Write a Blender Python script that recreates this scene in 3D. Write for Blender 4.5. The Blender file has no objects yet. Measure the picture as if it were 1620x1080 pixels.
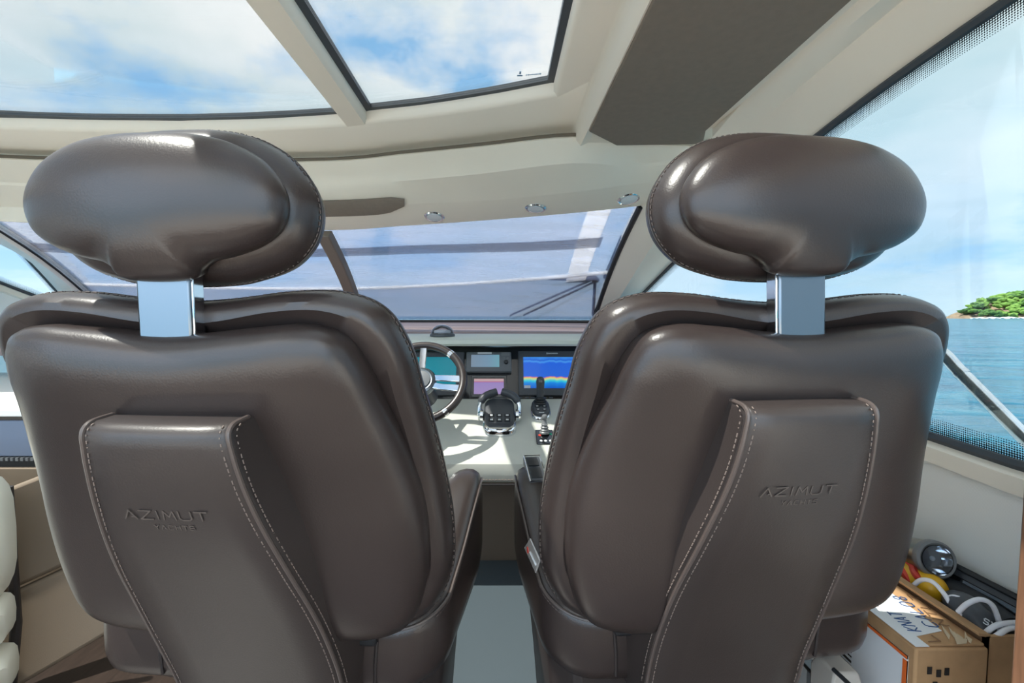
import bpy, bmesh, math, random
from mathutils import Vector, Matrix, Euler
random.seed(7)
scene = bpy.context.scene
COL = scene.collection
PI = math.pi

# ---------------------------------------------------------------- camera
H = 1.10                     # eye height above the cabin sole; data below is relative to the eye
F, CX, CY = 720.0, 790.0, 540.0
PITCH = math.atan(40 / 720)
cam_d = bpy.data.cameras.new('camera'); cam = bpy.data.objects.new('camera', cam_d); COL.objects.link(cam)
cam_d.sensor_width = 36; cam_d.lens = 16; cam_d.clip_start = 0.02; cam_d.clip_end = 20000; cam_d.shift_x = 20 / 1620
cam.location = (0, 0, H); cam.rotation_euler = (PI / 2 - PITCH, 0, 0)
scene.camera = cam
CR = Euler((PI / 2 - PITCH, 0, 0)).to_matrix()

# ---------------------------------------------------------------- world, sun, exposure
SKY_STRENGTH = 3.2
SUN_STRENGTH = 17.0
GLASS_TINT = 0.29
SUN_FROM = Vector((-0.50, -0.12, 1.0)).normalized()     # direction towards the sun
vs = scene.view_settings
vs.view_transform = 'Standard'; vs.look = 'None'; vs.gamma = 1.0; vs.use_curve_mapping = False
vs.exposure = 0.42

def lin(c):
    return tuple(((v / 255) / 12.92) if v / 255 <= 0.04045 else (((v / 255) + 0.055) / 1.055) ** 2.4 for v in c)
def rgba(c): return (*lin(c), 1.0)

def nd(nt, t, **kw):
    n = nt.nodes.new(t)
    for k, v in kw.items(): setattr(n, k, v)
    return n
def mathn(nt, op, a, b=None, c=None):
    n = nt.nodes.new('ShaderNodeMath'); n.operation = op
    for i, v in enumerate((a, b, c)):
        if v is None: continue
        if isinstance(v, (int, float)): n.inputs[i].default_value = v
        else: nt.links.new(v, n.inputs[i])
    return n.outputs[0]
def ramp(nt, fac, stops):
    n = nt.nodes.new('ShaderNodeValToRGB'); e = n.color_ramp.elements
    while len(e) < len(stops): e.new(0.5)
    for i, (p, c) in enumerate(stops): e[i].position = p; e[i].color = c
    nt.links.new(fac, n.inputs[0]); return n.outputs[0]

world = bpy.data.worlds.new('sky'); scene.world = world; world.use_nodes = True
nt = world.node_tree; nt.nodes.clear()
tc = nd(nt, 'ShaderNodeTexCoord'); sep = nd(nt, 'ShaderNodeSeparateXYZ'); nt.links.new(tc.outputs['Generated'], sep.inputs[0])
zc = mathn(nt, 'MAXIMUM', sep.outputs[2], 0.0)
zz = mathn(nt, 'ADD', zc, 0.22)
cmb = nd(nt, 'ShaderNodeCombineXYZ')
nt.links.new(mathn(nt, 'DIVIDE', sep.outputs[0], zz), cmb.inputs[0])
nt.links.new(mathn(nt, 'DIVIDE', sep.outputs[1], zz), cmb.inputs[1])
n1 = nd(nt, 'ShaderNodeTexNoise'); n1.inputs['Scale'].default_value = 1.7; n1.inputs['Detail'].default_value = 9; n1.inputs['Roughness'].default_value = 0.56
mp = nd(nt, 'ShaderNodeMapping'); mp.inputs['Location'].default_value = (4.57, 4.72, 6.1)
nt.links.new(cmb.outputs[0], mp.inputs[0]); nt.links.new(mp.outputs[0], n1.inputs[0])
cloud = ramp(nt, n1.outputs[0], [(0.37, (0, 0, 0, 1)), (0.435, (0.55, 0.55, 0.55, 1)), (0.50, (1, 1, 1, 1))])
blue = ramp(nt, zc, [(0.0, (0.62, 0.82, 0.98, 1)), (0.12, (0.38, 0.63, 0.93, 1)), (0.45, (0.27, 0.54, 0.86, 1)), (1.0, (0.2, 0.46, 0.82, 1))])
mix = nd(nt, 'ShaderNodeMix', data_type='RGBA')
cf = mathn(nt, 'MULTIPLY', cloud, mathn(nt, 'ADD', mathn(nt, 'MULTIPLY', mathn(nt, 'MINIMUM', mathn(nt, 'MULTIPLY', zc, 2.2), 1.0), 0.74), 0.22))
n2 = nd(nt, 'ShaderNodeTexNoise'); n2.inputs['Scale'].default_value = 1.1; n2.inputs['Detail'].default_value = 4; nt.links.new(cmb.outputs[0], n2.inputs[0])
ccol = ramp(nt, n2.outputs[0], [(0.36, (0.66, 0.78, 0.80, 1)), (0.55, (1.0, 1.0, 0.99, 1))])
nt.links.new(cf, mix.inputs[0]); nt.links.new(blue, mix.inputs[6]); nt.links.new(ccol, mix.inputs[7])
bg = nd(nt, 'ShaderNodeBackground'); bg.inputs[1].default_value = SKY_STRENGTH
nt.links.new(mix.outputs[2], bg.inputs[0])
wo = nd(nt, 'ShaderNodeOutputWorld'); nt.links.new(bg.outputs[0], wo.inputs[0])

sd = bpy.data.lights.new('sun', 'SUN'); sd.energy = SUN_STRENGTH; sd.angle = math.radians(0.6); sd.color = (1.0, 0.95, 0.87)
sun = bpy.data.objects.new('sun', sd); COL.objects.link(sun)
sun.rotation_euler = SUN_FROM.to_track_quat('Z', 'Y').to_euler(); sun.location = (0, 0, 8)

# ---------------------------------------------------------------- pixel helpers (photo pixel -> place, relative to the eye)
def ray(px, py): return CR @ Vector(((px - CX) / F, -(py - CY) / F, -1.0))
def W(px, py, Y):
    d = ray(px, py); t = Y / d.y; return Vector((d.x * t, Y, d.z * t))
def WZ(px, py, z):
    d = ray(px, py); return d * (z / d.z)
def WX(px, py, X):
    d = ray(px, py); return d * (X / d.x)
def WP(px, py, o, n):
    d = ray(px, py); return d * (o.dot(n) / d.dot(n))
def interp(x, pts):
    if x <= pts[0][0]: return pts[0][1]
    for (a, b), (c, d) in zip(pts, pts[1:]):
        if x <= c: return b + (d - b) * (x - a) / (c - a)
    return pts[-1][1]
def cat(pts, n, closed=False):
    """Catmull-Rom through pts, n samples per span"""
    P = [Vector(p) for p in pts]; out = []; m = len(P)
    g = (lambda i: P[i % m]) if closed else (lambda i: P[max(0, min(m - 1, i))])
    for i in range(m if closed else m - 1):
        a, b, c, d = g(i - 1), g(i), g(i + 1), g(i + 2)
        for k in range(n):
            t = k / n
            out.append(0.5 * ((2 * b) + (c - a) * t + (2 * a - 5 * b + 4 * c - d) * t * t + (3 * b - a - 3 * c + d) * t ** 3))
    if not closed: out.append(P[-1].copy())
    return out

# ---------------------------------------------------------------- materials
MATS = {}
def pbr(name, col, rough=0.5, metal=0.0, bump=None, var=0.0, varscale=6.0, coat=0.0, spec=0.5, emit=None, stretch=None):
    if name in MATS: return MATS[name]
    m = bpy.data.materials.new(name); m.use_nodes = True; t = m.node_tree; b = t.nodes['Principled BSDF']
    b.inputs['Base Color'].default_value = rgba(col); b.inputs['Roughness'].default_value = rough; b.inputs['Metallic'].default_value = metal
    b.inputs['Coat Weight'].default_value = coat; b.inputs['Coat Roughness'].default_value = 0.08; b.inputs['Specular IOR Level'].default_value = spec
    tc = nd(t, 'ShaderNodeTexCoord')
    src = tc.outputs['Object']
    if stretch:
        mpn = nd(t, 'ShaderNodeMapping'); mpn.inputs['Scale'].default_value = stretch; t.links.new(src, mpn.inputs[0]); src = mpn.outputs[0]
    if var:
        n = nd(t, 'ShaderNodeTexNoise'); n.inputs['Scale'].default_value = varscale; n.inputs['Detail'].default_value = 5
        t.links.new(src, n.inputs[0])
        lo = tuple(max(0, v * (1 - var)) for v in lin(col)) + (1,); hi = tuple(min(1, v * (1 + var)) for v in lin(col)) + (1,)
        t.links.new(ramp(t, n.outputs[0], [(0.3, lo), (0.7, hi)]), b.inputs['Base Color'])
    if bump:
        n = nd(t, 'ShaderNodeTexNoise'); n.inputs['Scale'].default_value = bump[0]; n.inputs['Detail'].default_value = 3
        t.links.new(src, n.inputs[0])
        bp = nd(t, 'ShaderNodeBump'); bp.inputs['Strength'].default_value = bump[1]; bp.inputs['Distance'].default_value = 0.002
        t.links.new(n.outputs[0], bp.inputs['Height']); t.links.new(bp.outputs[0], b.inputs['Normal'])
    if emit:
        b.inputs['Emission Color'].default_value = rgba(emit[0]); b.inputs['Emission Strength'].default_value = emit[1]
    MATS[name] = m; return m

def glass(name, tint, gloss=0.06):
    if name in MATS: return MATS[name]
    m = bpy.data.materials.new(name); m.use_nodes = True; t = m.node_tree; t.nodes.clear()
    tr = nd(t, 'ShaderNodeBsdfTransparent'); tr.inputs[0].default_value = (*tint, 1)
    gl = nd(t, 'ShaderNodeBsdfGlossy'); gl.inputs['Roughness'].default_value = 0.02; gl.inputs[0].default_value = (1, 1, 1, 1)
    fr = nd(t, 'ShaderNodeFresnel'); fr.inputs[0].default_value = 1.45
    mx = nd(t, 'ShaderNodeMixShader'); t.links.new(mathn(t, 'MULTIPLY', fr.outputs[0], gloss / 0.06), mx.inputs[0])
    t.links.new(tr.outputs[0], mx.inputs[1]); t.links.new(gl.outputs[0], mx.inputs[2])
    o = nd(t, 'ShaderNodeOutputMaterial'); t.links.new(mx.outputs[0], o.inputs[0])
    MATS[name] = m; return m

T = math.sqrt(GLASS_TINT)          # each pane has two faces
M_sky_glass = glass('clear_tinted_skylight', (T * 0.98, T * 1.0, T * 1.0), 0.02)
M_side_glass = glass('clear_tinted_window', (T * 0.95, T, T * 1.0), 0.012)
M_wind_glass = glass('windshield_glass', (T * 1.45, T * 1.46, T * 1.48), 0.02)
M_cream = pbr('cream_headliner', (231, 222, 207), 0.55, bump=(260, 0.06))
M_cream_gloss = pbr('cream_moulding', (232, 223, 207), 0.32, var=0.03, varscale=3)
M_cream_vinyl = pbr('cream_vinyl', (232, 232, 226), 0.6)
M_white = pbr('white_gelcoat', (232, 230, 224), 0.3)
M_taupe = pbr('taupe_fabric', (126, 114, 102), 0.85, bump=(900, 0.3), var=0.05, varscale=40)
M_leather = pbr('brown_leather', (50, 42, 40), 0.30, bump=(420, 0.10), var=0.10, varscale=5, spec=0.55)
M_leather_mat = pbr('brown_leather_panel', (52, 45, 43), 0.38, bump=(420, 0.10), var=0.07, varscale=7)
M_leather_dk = pbr('dark_brown_leather', (44, 38, 37), 0.45, bump=(420, 0.1))
M_piping = pbr('leather_piping', (80, 70, 66), 0.35)
M_thread = pbr('beige_thread', (118, 104, 96), 0.7)
M_thread_dk = pbr('brown_thread', (84, 73, 68), 0.7)
M_emboss = pbr('embossed_lettering', (84, 75, 70), 0.3)
M_chrome = pbr('polished_steel', (225, 228, 232), 0.10, metal=1.0)
M_brushed = pbr('brushed_steel', (122, 130, 138), 0.28, metal=1.0)
M_black = pbr('black_rubber', (26, 28, 31), 0.5)
M_gasket = pbr('grey_window_gasket', (58, 64, 70), 0.45)
M_gloss_black = pbr('gloss_black_panel', (22, 24, 28), 0.12, coat=0.6)
M_plastic = pbr('dark_grey_plastic', (66, 69, 74), 0.38)
M_plastic_lt = pbr('grey_plastic', (112, 114, 116), 0.4)
M_floor_grey = pbr('grey_sole_panel', (70, 80, 86), 0.5, bump=(300, 0.03))
M_wood_dk = pbr('dark_wood_floor', (48, 38, 33), 0.35, var=0.25, varscale=14, stretch=(8, 1, 1))
M_wood = pbr('walnut_post', (128, 92, 70), 0.4, var=0.18, varscale=26, stretch=(6, 6, 0.6))
M_console = pbr('pale_console_leather', (192, 193, 184), 0.45, bump=(600, 0.12), var=0.03, varscale=12)
M_console_front = pbr('taupe_console_front', (98, 86, 74), 0.55, bump=(500, 0.1))
M_dash = pbr('mauve_dash_leather', (142, 126, 126), 0.5, bump=(500, 0.1))
M_brow = pbr('pale_green_brow', (196, 201, 190), 0.4)
M_beige = pbr('beige_upholstery', (126, 110, 92), 0.7, bump=(500, 0.15))
M_cushion = pbr('ivory_cushion', (238, 232, 214), 0.6)
M_card = pbr('cardboard', (176, 138, 98), 0.85, var=0.10, varscale=30, bump=(200, 0.1))
M_card_edge = pbr('cardboard_edge', (128, 96, 68), 0.9)
M_paper = pbr('white_paper', (220, 222, 224), 0.6)
M_tape = pbr('clear_packing_tape', (196, 176, 146), 0.2)
M_ink_blue = pbr('blue_marker', (48, 84, 134), 0.6)
M_ink_black = pbr('black_print', (40, 36, 34), 0.6)
M_orange = pbr('orange_print', (224, 104, 40), 0.6)
M_cable = pbr('white_cable', (228, 228, 232), 0.35)
M_yellow = pbr('yellow_plastic', (232, 178, 36), 0.4)
M_red = pbr('red_rubber', (206, 62, 48), 0.45)
M_cyan = pbr('cyan_label', (40, 164, 196), 0.4)
M_black_cloth = pbr('black_nylon', (44, 48, 54), 0.6, bump=(300, 0.2))
M_ink_white = pbr('white_print', (206, 208, 210), 0.5)
M_green = pbr('green_mark', (28, 150, 110), 0.5)
M_lens = pbr('frosted_lens', (214, 218, 220), 0.35)
M_teal = pbr('teal_screen', (16, 120, 136), 0.15, emit=((10, 112, 128), 0.5))

# ---------------------------------------------------------------- mesh builder
class MB:
    def __init__(s): s.v = []; s.f = []
    def add(s, vs, fs):
        o = len(s.v); s.v += [Vector(p) for p in vs]; s.f += [tuple(i + o for i in f) for f in fs]; return s
    def loft(s, rings, closed=True, cap=True):
        n = len(rings[0]); vs = [p for r in rings for p in r]; fs = []
        for a in range(len(rings) - 1):
            for i in range(n if closed else n - 1):
                j = (i + 1) % n
                fs.append((a * n + i, a * n + j, (a + 1) * n + j, (a + 1) * n + i))
        if cap and closed:
            fs.append(tuple(range(n))[::-1]); k = (len(rings) - 1) * n; fs.append(tuple(range(k, k + n)))
        return s.add(vs, fs)
    def box(s, lo, hi):
        x0, y0, z0 = lo; x1, y1, z1 = hi
        return s.loft([[(x0, y0, z0), (x1, y0, z0), (x1, y1, z0), (x0, y1, z0)], [(x0, y0, z1), (x1, y0, z1), (x1, y1, z1), (x0, y1, z1)]])
    def slab(s, o, u, v, n, w, h, t):
        """box with one corner face centred at o: w along u, h along v, thickness t along n"""
        a, b = u * (w / 2), v * (h / 2)
        base = [o - a - b, o + a - b, o + a + b, o - a + b]
        return s.loft([base, [p + n * t for p in base]])
    def prism(s, poly, z0, z1):
        return s.loft([[(p[0], p[1], z0) for p in poly], [(p[0], p[1], z1) for p in poly]])
    def tube(s, pts, r, n=10, cap=True, closed=False):
        P = [Vector(p) for p in pts]; m = len(P); rings = []; prev = None
        for i in range(m):
            if closed: d = P[(i + 1) % m] - P[i - 1]
            else: d = P[min(i + 1, m - 1)] - P[max(i - 1, 0)]
            d.normalize()
            if prev is None: up = Vector((0, 0, 1)) if abs(d.z) < 0.9 else Vector((1, 0, 0)); a = d.cross(up).normalized()
            else: a = (prev - d * prev.dot(d)).normalized()
            prev = a; b = d.cross(a); rr = r[i] if isinstance(r, (list, tuple)) else r
            rings.append([P[i] + (a * math.cos(2 * PI * k / n) + b * math.sin(2 * PI * k / n)) * rr for k in range(n)])
        if closed: rings.append(rings[0]); return s.loft(rings, True, False)
        return s.loft(rings, True, cap)
    def lathe(s, o, ax, prof, n=24):
        """prof: (radius, distance along ax)"""
        o = Vector(o); ax = Vector(ax).normalized(); up = Vector((0, 0, 1)) if abs(ax.z) < 0.9 else Vector((1, 0, 0))
        a = ax.cross(up).normalized(); b = ax.cross(a)
        return s.loft([[o + ax * h + (a * math.cos(2 * PI * k / n) + b * math.sin(2 * PI * k / n)) * max(r, 1e-4) for k in range(n)] for r, h in prof])
    def rows(s, rows): return s.loft(rows, closed=False, cap=False)
    def solid_rows(s, rows, off):
        """sheet with thickness: off is a vector or a per-point function"""
        n = len(rows[0]); R = []
        for r in rows:
            r = [Vector(p) for p in r]; R.append(r + [p + Vector(off) for p in reversed(r)])
        return s.loft(R)

def setp(o, label=None, cat=None, group=None, kind=None):
    if label: o['label'] = label
    if cat: o['category'] = cat
    if group: o['group'] = group
    if kind: o['kind'] = kind
    return o
ORG = {}
GS = 1.0                      # size factor about the eye for a group laid out from the photo
def thing(name, loc, label, cat, group=None, rotz=0.0, kind=None):
    """Empty at the base of a thing; loc is relative to the eye"""
    o = bpy.data.objects.new(name, None); COL.objects.link(o); o.empty_display_size = 0.05
    loc = Vector(loc) * GS
    o.location = (loc[0], loc[1], loc[2] + H); o.rotation_euler = (0, 0, rotz)
    ORG[o.name] = Vector(loc); return setp(o, label, cat, group, kind)
def part(name, mb, mat, parent=None, bevel=0.0, seg=2, smooth=True, angle=40, local=False, subsurf=0):
    """link a mesh; vertices come relative to the eye unless local"""
    me = bpy.data.meshes.new(name)
    if GS != 1.0 and not local: mb.v = [p * GS for p in mb.v]
    if parent is not None: off = Vector((0, 0, 0)) if local else ORG[parent.name]
    else:
        c = sum(mb.v, Vector()) / len(mb.v); off = Vector((c.x, c.y, min(p.z for p in mb.v)))
    me.from_pydata([p - off for p in mb.v], [], mb.f)
    bm = bmesh.new(); bm.from_mesh(me); bmesh.ops.remove_doubles(bm, verts=bm.verts, dist=1e-6); bmesh.ops.recalc_face_normals(bm, faces=bm.faces); bm.to_mesh(me); bm.free()
    me.materials.append(mat)
    if smooth:
        me.shade_smooth(); me.set_sharp_from_angle(angle=math.radians(angle))
    o = bpy.data.objects.new(name, me); COL.objects.link(o)
    if parent is not None: o.parent = parent; ORG[o.name] = off
    else: o.location = (off.x, off.y, off.z + H); ORG[o.name] = off
    if bevel:
        b = o.modifiers.new('bevel', 'BEVEL'); b.width = bevel; b.segments = seg; b.limit_method = 'ANGLE'; b.angle_limit = math.radians(35); b.harden_normals = False
    if subsurf:
        b = o.modifiers.new('sub', 'SUBSURF'); b.levels = subsurf; b.render_levels = subsurf
    return o
def struct(name, mb, mat, label=None, **kw):
    return setp(part(name, mb, mat, **kw), label, kind='structure')

# =====================================================================================================
# THE SETTING: sea, island, sole, walls, ceiling
# =====================================================================================================
ZS = -2.6
m = bpy.data.materials.new('sea_water'); m.use_nodes = True; MATS['sea'] = m
t = m.node_tree; b = t.nodes['Principled BSDF']; b.inputs['Roughness'].default_value = 0.22; b.inputs['Specular IOR Level'].default_value = 0.35
b.inputs['Base Color'].default_value = (0.02, 0.15, 0.22, 1)
tcn = nd(t, 'ShaderNodeTexCoord')
def wave(scale, st):
    mpn = nd(t, 'ShaderNodeMapping'); mpn.inputs['Scale'].default_value = st; t.links.new(tcn.outputs['Object'], mpn.inputs[0])
    n = nd(t, 'ShaderNodeTexNoise'); n.inputs['Scale'].default_value = scale; n.inputs['Detail'].default_value = 6; t.links.new(mpn.outputs[0], n.inputs[0]); return n.outputs[0]
wv = mathn(t, 'ADD', wave(0.5, (0.5, 1.0, 1)), mathn(t, 'MULTIPLY', wave(0.07, (0.6, 1, 1)), 4.0))
bp = nd(t, 'ShaderNodeBump'); bp.inputs['Strength'].default_value = 1.0; bp.inputs['Distance'].default_value = 0.9
t.links.new(wv, bp.inputs['Height']); t.links.new(bp.outputs[0], b.inputs['Normal'])
t.links.new(ramp(t, wave(0.5, (0.5, 1.0, 1)), [(0.3, (0.004, 0.085, 0.16, 1)), (0.55, (0.010, 0.14, 0.23, 1)), (0.75, (0.05, 0.21, 0.29, 1))]), b.inputs['Base Color'])
mb = MB(); R_ = 9000
ring = [0.0, 30, 120, 600, 3000, R_]
mb.add([(-R_, -R_, ZS), (R_, -R_, ZS), (R_, R_, ZS), (-R_, R_, ZS)], [(0, 1, 2, 3)])
setp(part('sea_water', mb, m, smooth=False), 'rippled blue green sea outside the windows', 'sea', kind='stuff')

# island on the right horizon
isl = thing('island', (590, 500, ZS), 'small rocky island with green trees on the right horizon', 'island')
M_rock = pbr('island_rock', (150, 128, 106), 0.9, var=0.25, varscale=0.3, bump=(0.8, 0.6))
M_leaf = [pbr('foliage_a', (86, 124, 52), 0.9, var=0.35, varscale=0.5), pbr('foliage_b', (112, 146, 66), 0.9, var=0.35, varscale=0.5), pbr('foliage_c', (64, 100, 50), 0.9, var=0.35, varscale=0.5)]
M_surf = pbr('surf_foam', (240, 244, 246), 0.7)
def blob(mb, c, r, sq=(1, 1, 1), sub=2, jit=0.12):
    bm = bmesh.new(); bmesh.ops.create_icosphere(bm, subdivisions=sub, radius=1.0)
    vs = [Vector(c) + Vector((v.co.x * sq[0], v.co.y * sq[1], v.co.z * sq[2])) * r * (1 + random.uniform(-jit, jit)) for v in bm.verts]
    fs = [tuple(v.index for v in f.verts) for f in bm.faces]; bm.free(); mb.add(vs, fs)
prof = [(507, 0.0), (514, 6), (522, 12), (530, 20), (545, 29), (565, 36), (590, 40), (640, 36), (700, 30), (760, 8), (780, 0)]
rows = []
for k in range(56):
    x = 503 + k * 5.0; h = interp(x, prof); w = 18 + h * 1.5
    rows.append([(x + random.uniform(-1, 1), 500 + s * w, ZS - 1 + max(0.2, h * 0.62 * (1 - abs(s) ** 1.6)) + random.uniform(-0.8, 0.8)) for s in [i / 8 for i in range(-8, 9)]])
part('rock', MB().rows(rows), M_rock, isl, smooth=False)
for k in range(130):
    x = random.uniform(514, 690) if k > 80 else random.uniform(513, 590)
    h = interp(x, prof); s = random.uniform(-0.9, 0.25)
    z = ZS + h * 0.62 * (1 - abs(s) ** 1.6) + random.uniform(-1, 3); r = random.uniform(2.6, 5.0) + h * 0.06
    mb = MB(); c = Vector((x, 500 + s * (18 + h * 1.5), z + r * 0.4))
    for q in range(6): blob(mb, c + Vector((random.uniform(-1, 1), random.uniform(-1, 1), random.uniform(-.4, .5))) * r * 0.8, r * random.uniform(.45, .7), (1.1, 1.1, .7), 1, .2)
    part('tree_crown', mb, M_leaf[k % 3], isl, smooth=False)
mb = MB()
for k in range(60):
    x = 470 + k * 4.4; blob(mb, (x, 455 - random.uniform(0, 10), ZS + 0.4), random.uniform(2.5, 5), (1.6, 1, .35), 1, .25)
part('surf', mb, M_surf, isl, smooth=False)

# sole (floor)
mb = MB(); mb.box((-3.3, -3.6, -H - 0.12), (1.08, 2.2, -H))
struct('floor', mb, M_wood_dk, 'dark wood cabin sole')
mb = MB(); mb.box((-4.0, -7.0, -H - 0.13), (1.6, -0.35, -H + 0.006)); struct('trim_11', mb, pbr('grey_cockpit_sole', (158, 153, 146), .6, var=.1, varscale=12, stretch=(12, .6, 1)), 'white cockpit sole behind the cabin')  # added out of view; bounces sunlight up to the ceiling and chairs
mb = MB(); mb.box((-0.150, 0.75, -H + 0.002), (0.125, 1.945, -H + 0.03))
struct('trim_1', mb, M_floor_grey, 'grey sole panel between the helm seats', bevel=0.004)

mb = MB(); mb.box((-3.2, -0.62, -H), (1.04, -0.55, -0.66)); struct('wall_back', mb, M_wood, 'low walnut partition behind the helm area', bevel=.008)  # added out of view to keep low bounce light off the chair backs
# side walls -------------------------------------------------------------
XC = -1.12                                        # boat centreline
def mir(p): p = Vector(p); return Vector((2 * XC - p.x, p.y, p.z))
# right-hand window upper edge: curve in space
TOPW = cat([(1.00, -1.2, 0.66), (1.00, 0.2, 0.645), WX(1600, 0, 0.99), WX(1310, 205, 0.985), (0.98, 2.0, 0.45), W(1060, 422, 2.55), W(1012, 469, 2.95), (0.86, 3.3, 0.03), (0.82, 3.42, -0.03)], 6)
def sill_z(y): return interp(y, [(-1.2, -0.305), (0.9, -0.302), (1.6, -0.27), (2.6, -0.14), (3.4, -0.06)])
def sill_x(y): return interp(y, [(-1.2, 1.06), (1.6, 1.06), (2.6, 1.0), (3.0, 0.94), (3.45, 0.83)])
BOTW = [Vector((sill_x(p.y), p.y, min(sill_z(p.y), p.z - 0.004))) for p in TOPW]
def resample(pts, n):
    c = cat(pts, 12); return [c[round(i * (len(c) - 1) / (n - 1))] for i in range(n)]
TOPL = resample([(-3.2, -1.2, .66), (-3.2, 0.2, .655), (-3.2, 1.4, .65), WX(-150, 312, -3.2), WX(-60, 330, -3.2), WX(0, 366, -3.17), WX(60, 428, -3.09), WX(104, 477, -3.02)], len(TOPW))
BOTL = [Vector((-3.24, p.y, min(interp(p.y, [(-1.2, .0), (1.4, .12), (WX(-60, 428, -3.2).y, WX(-60, 428, -3.2).z), (WX(0, 446, -3.17).y, WX(0, 446, -3.17).z), (WX(50, 466, -3.11).y, WX(50, 466, -3.11).z), (WX(84, 479, -3.05).y, WX(84, 479, -3.05).z)]), p.z - .004))) if p.y < 2.6 else Vector((p.x - .01, p.y, min(interp(p.y, [(WX(0, 446, -3.17).y, WX(0, 446, -3.17).z), (WX(50, 466, -3.11).y, WX(50, 466, -3.11).z), (WX(84, 479, -3.05).y, WX(84, 479, -3.05).z)]), p.z - .004))) for p in TOPL]
def side(sgn):
    f = lambda p: Vector(p)
    TOPW, BOTW = (globals()['TOPW'], globals()['BOTW']) if sgn > 0 else (TOPL, BOTL)
    nm = 'right' if sgn > 0 else 'left'
    # window
    win = thing('window_1' if sgn > 0 else 'window_2', f((1.06, 1.0, -0.3)), 'long %s side window with black dotted edge' % ('starboard' if sgn > 0 else 'port'), None, kind='structure')
    part('glass', MB().solid_rows([[f(a), f(b)] for a, b in zip(TOPW, BOTW)], Vector((0.006 * sgn, 0, 0))), M_side_glass, win, smooth=False)
    gb = MB(); gb.tube([f(p + Vector((-.006 * sgn, 0, 0))) for p in TOPW], 0.012, 6); gb.tube([f(p + Vector((-.006 * sgn, 0, 0))) for p in BOTW], 0.012, 6)
    part('gasket', gb, M_gasket, win)
    # dotted print band inside the glass along the upper and lower edge
    fm = bpy.data.materials.get('dotted_print') or bpy.data.materials.new('dotted_print')
    if not fm.use_nodes or len(fm.node_tree.nodes) < 4:
        fm.use_nodes = True; t = fm.node_tree; t.nodes.clear()
        tcx = nd(t, 'ShaderNodeUVMap'); sp = nd(t, 'ShaderNodeSeparateXYZ'); t.links.new(tcx.outputs[0], sp.inputs[0])
        a = mathn(t, 'SINE', mathn(t, 'MULTIPLY', mathn(t, 'ADD', sp.outputs[0], sp.outputs[1]), 640)); c = mathn(t, 'SINE', mathn(t, 'MULTIPLY', mathn(t, 'SUBTRACT', sp.outputs[0], sp.outputs[1]), 640))
        v = mathn(t, 'GREATER_THAN', mathn(t, 'MULTIPLY', a, c), mathn(t, 'SUBTRACT', mathn(t, 'MULTIPLY', sp.outputs[1], 24), 0.55))
        tr = nd(t, 'ShaderNodeBsdfTransparent'); df = nd(t, 'ShaderNodeBsdfDiffuse'); df.inputs[0].default_value = (0.012, 0.014, 0.017, 1)
        mx = nd(t, 'ShaderNodeMixShader'); t.links.new(v, mx.inputs[0]); t.links.new(tr.outputs[0], mx.inputs[1]); t.links.new(df.outputs[0], mx.inputs[2])
        o = nd(t, 'ShaderNodeOutputMaterial'); t.links.new(mx.outputs[0], o.inputs[0])
    for rail, d in ((TOPW, -1), (BOTW, 1)):
        other = BOTW if d < 0 else TOPW
        vs_, fs_, uv = [], [], []; s_ = 0.0
        for i, p in enumerate(rail):
            q = other[i]; dr = (q - p); L = dr.length; w = min(0.045, L * 0.4); dr = dr.normalized() if L > 1e-6 else Vector((0, 0, 1))
            if i: s_ += (rail[i] - rail[i - 1]).length
            vs_ += [f(p + Vector((-.003 * sgn, 0, 0))), f(p + dr * w + Vector((-.003 * sgn, 0, 0)))]; uv += [(s_, 0.0), (s_, 0.045)]
            if i: k = 2 * i; fs_.append((k - 2, k, k + 1, k - 1))
        mbx = MB(); mbx.add(vs_, fs_)
        me = bpy.data.meshes.new('dotted_band'); me.from_pydata([v - ORG[win.name] for v in mbx.v], [], fs_)
        lay = me.uv_layers.new(name='UVMap')
        for lp in me.loops: lay.data[lp.index].uv = uv[lp.vertex_index]
        me.materials.append(fm); ob = bpy.data.objects.new('dotted_band', me); COL.objects.link(ob); ob.parent = win
    # sill and wall below
    rows = []
    for i, p in enumerate(BOTW):
        rows.append([f(p + Vector((x * sgn, 0, z))) for x, z in ((.03, 0), (-.004, -.004), (-.028, -.02), (-.03, -.055), (-.012, -.06), (.03, -.06))])
    setp(part('trim_2' if sgn > 0 else 'trim_3', MB().loft(rows), M_cream_gloss), 'cream sill under the %s window' % ('starboard' if sgn > 0 else 'port'), kind='structure')
    rows = [[Vector((p.x - .012 * sgn, p.y, p.z - .055)), Vector((p.x - .015 * sgn, p.y, -.7)), Vector((p.x - .02 * sgn, p.y, -H)), Vector((p.x + .04 * sgn, p.y, -H)), Vector((p.x + .04 * sgn, p.y, p.z - .055))] for p in BOTW]
    setp(part('wall_' + nm, MB().loft(rows), M_cream_vinyl), '%s cream vinyl lining under the window' % ('starboard' if sgn > 0 else 'port'), kind='structure')
    # cove between ceiling and window
    rows = []
    for p in TOPW[:22]:
        k = min(1.0, max(0.0, (p.y - 1.5) / 0.9)); zt = 0.68 - 0.14 * k; xi = 0.775 if sgn > 0 else -2.95
        rows.append([(xi, p.y, zt), (xi + .025 * sgn, p.y, zt - .018), (xi + .085 * sgn, p.y, (zt + p.z) / 2 + 0.03), (xi + .09 * sgn, p.y, (zt + p.z) / 2 + 0.022), p + Vector((-0.035 * sgn, 0, 0.02)), p + Vector((-0.005 * sgn, 0, 0.004)), p + Vector((0.05 * sgn, 0, 0.03)), p + Vector((0.02 * sgn, 0, 0.16)), (xi, p.y, zt + 0.1)])
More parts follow.
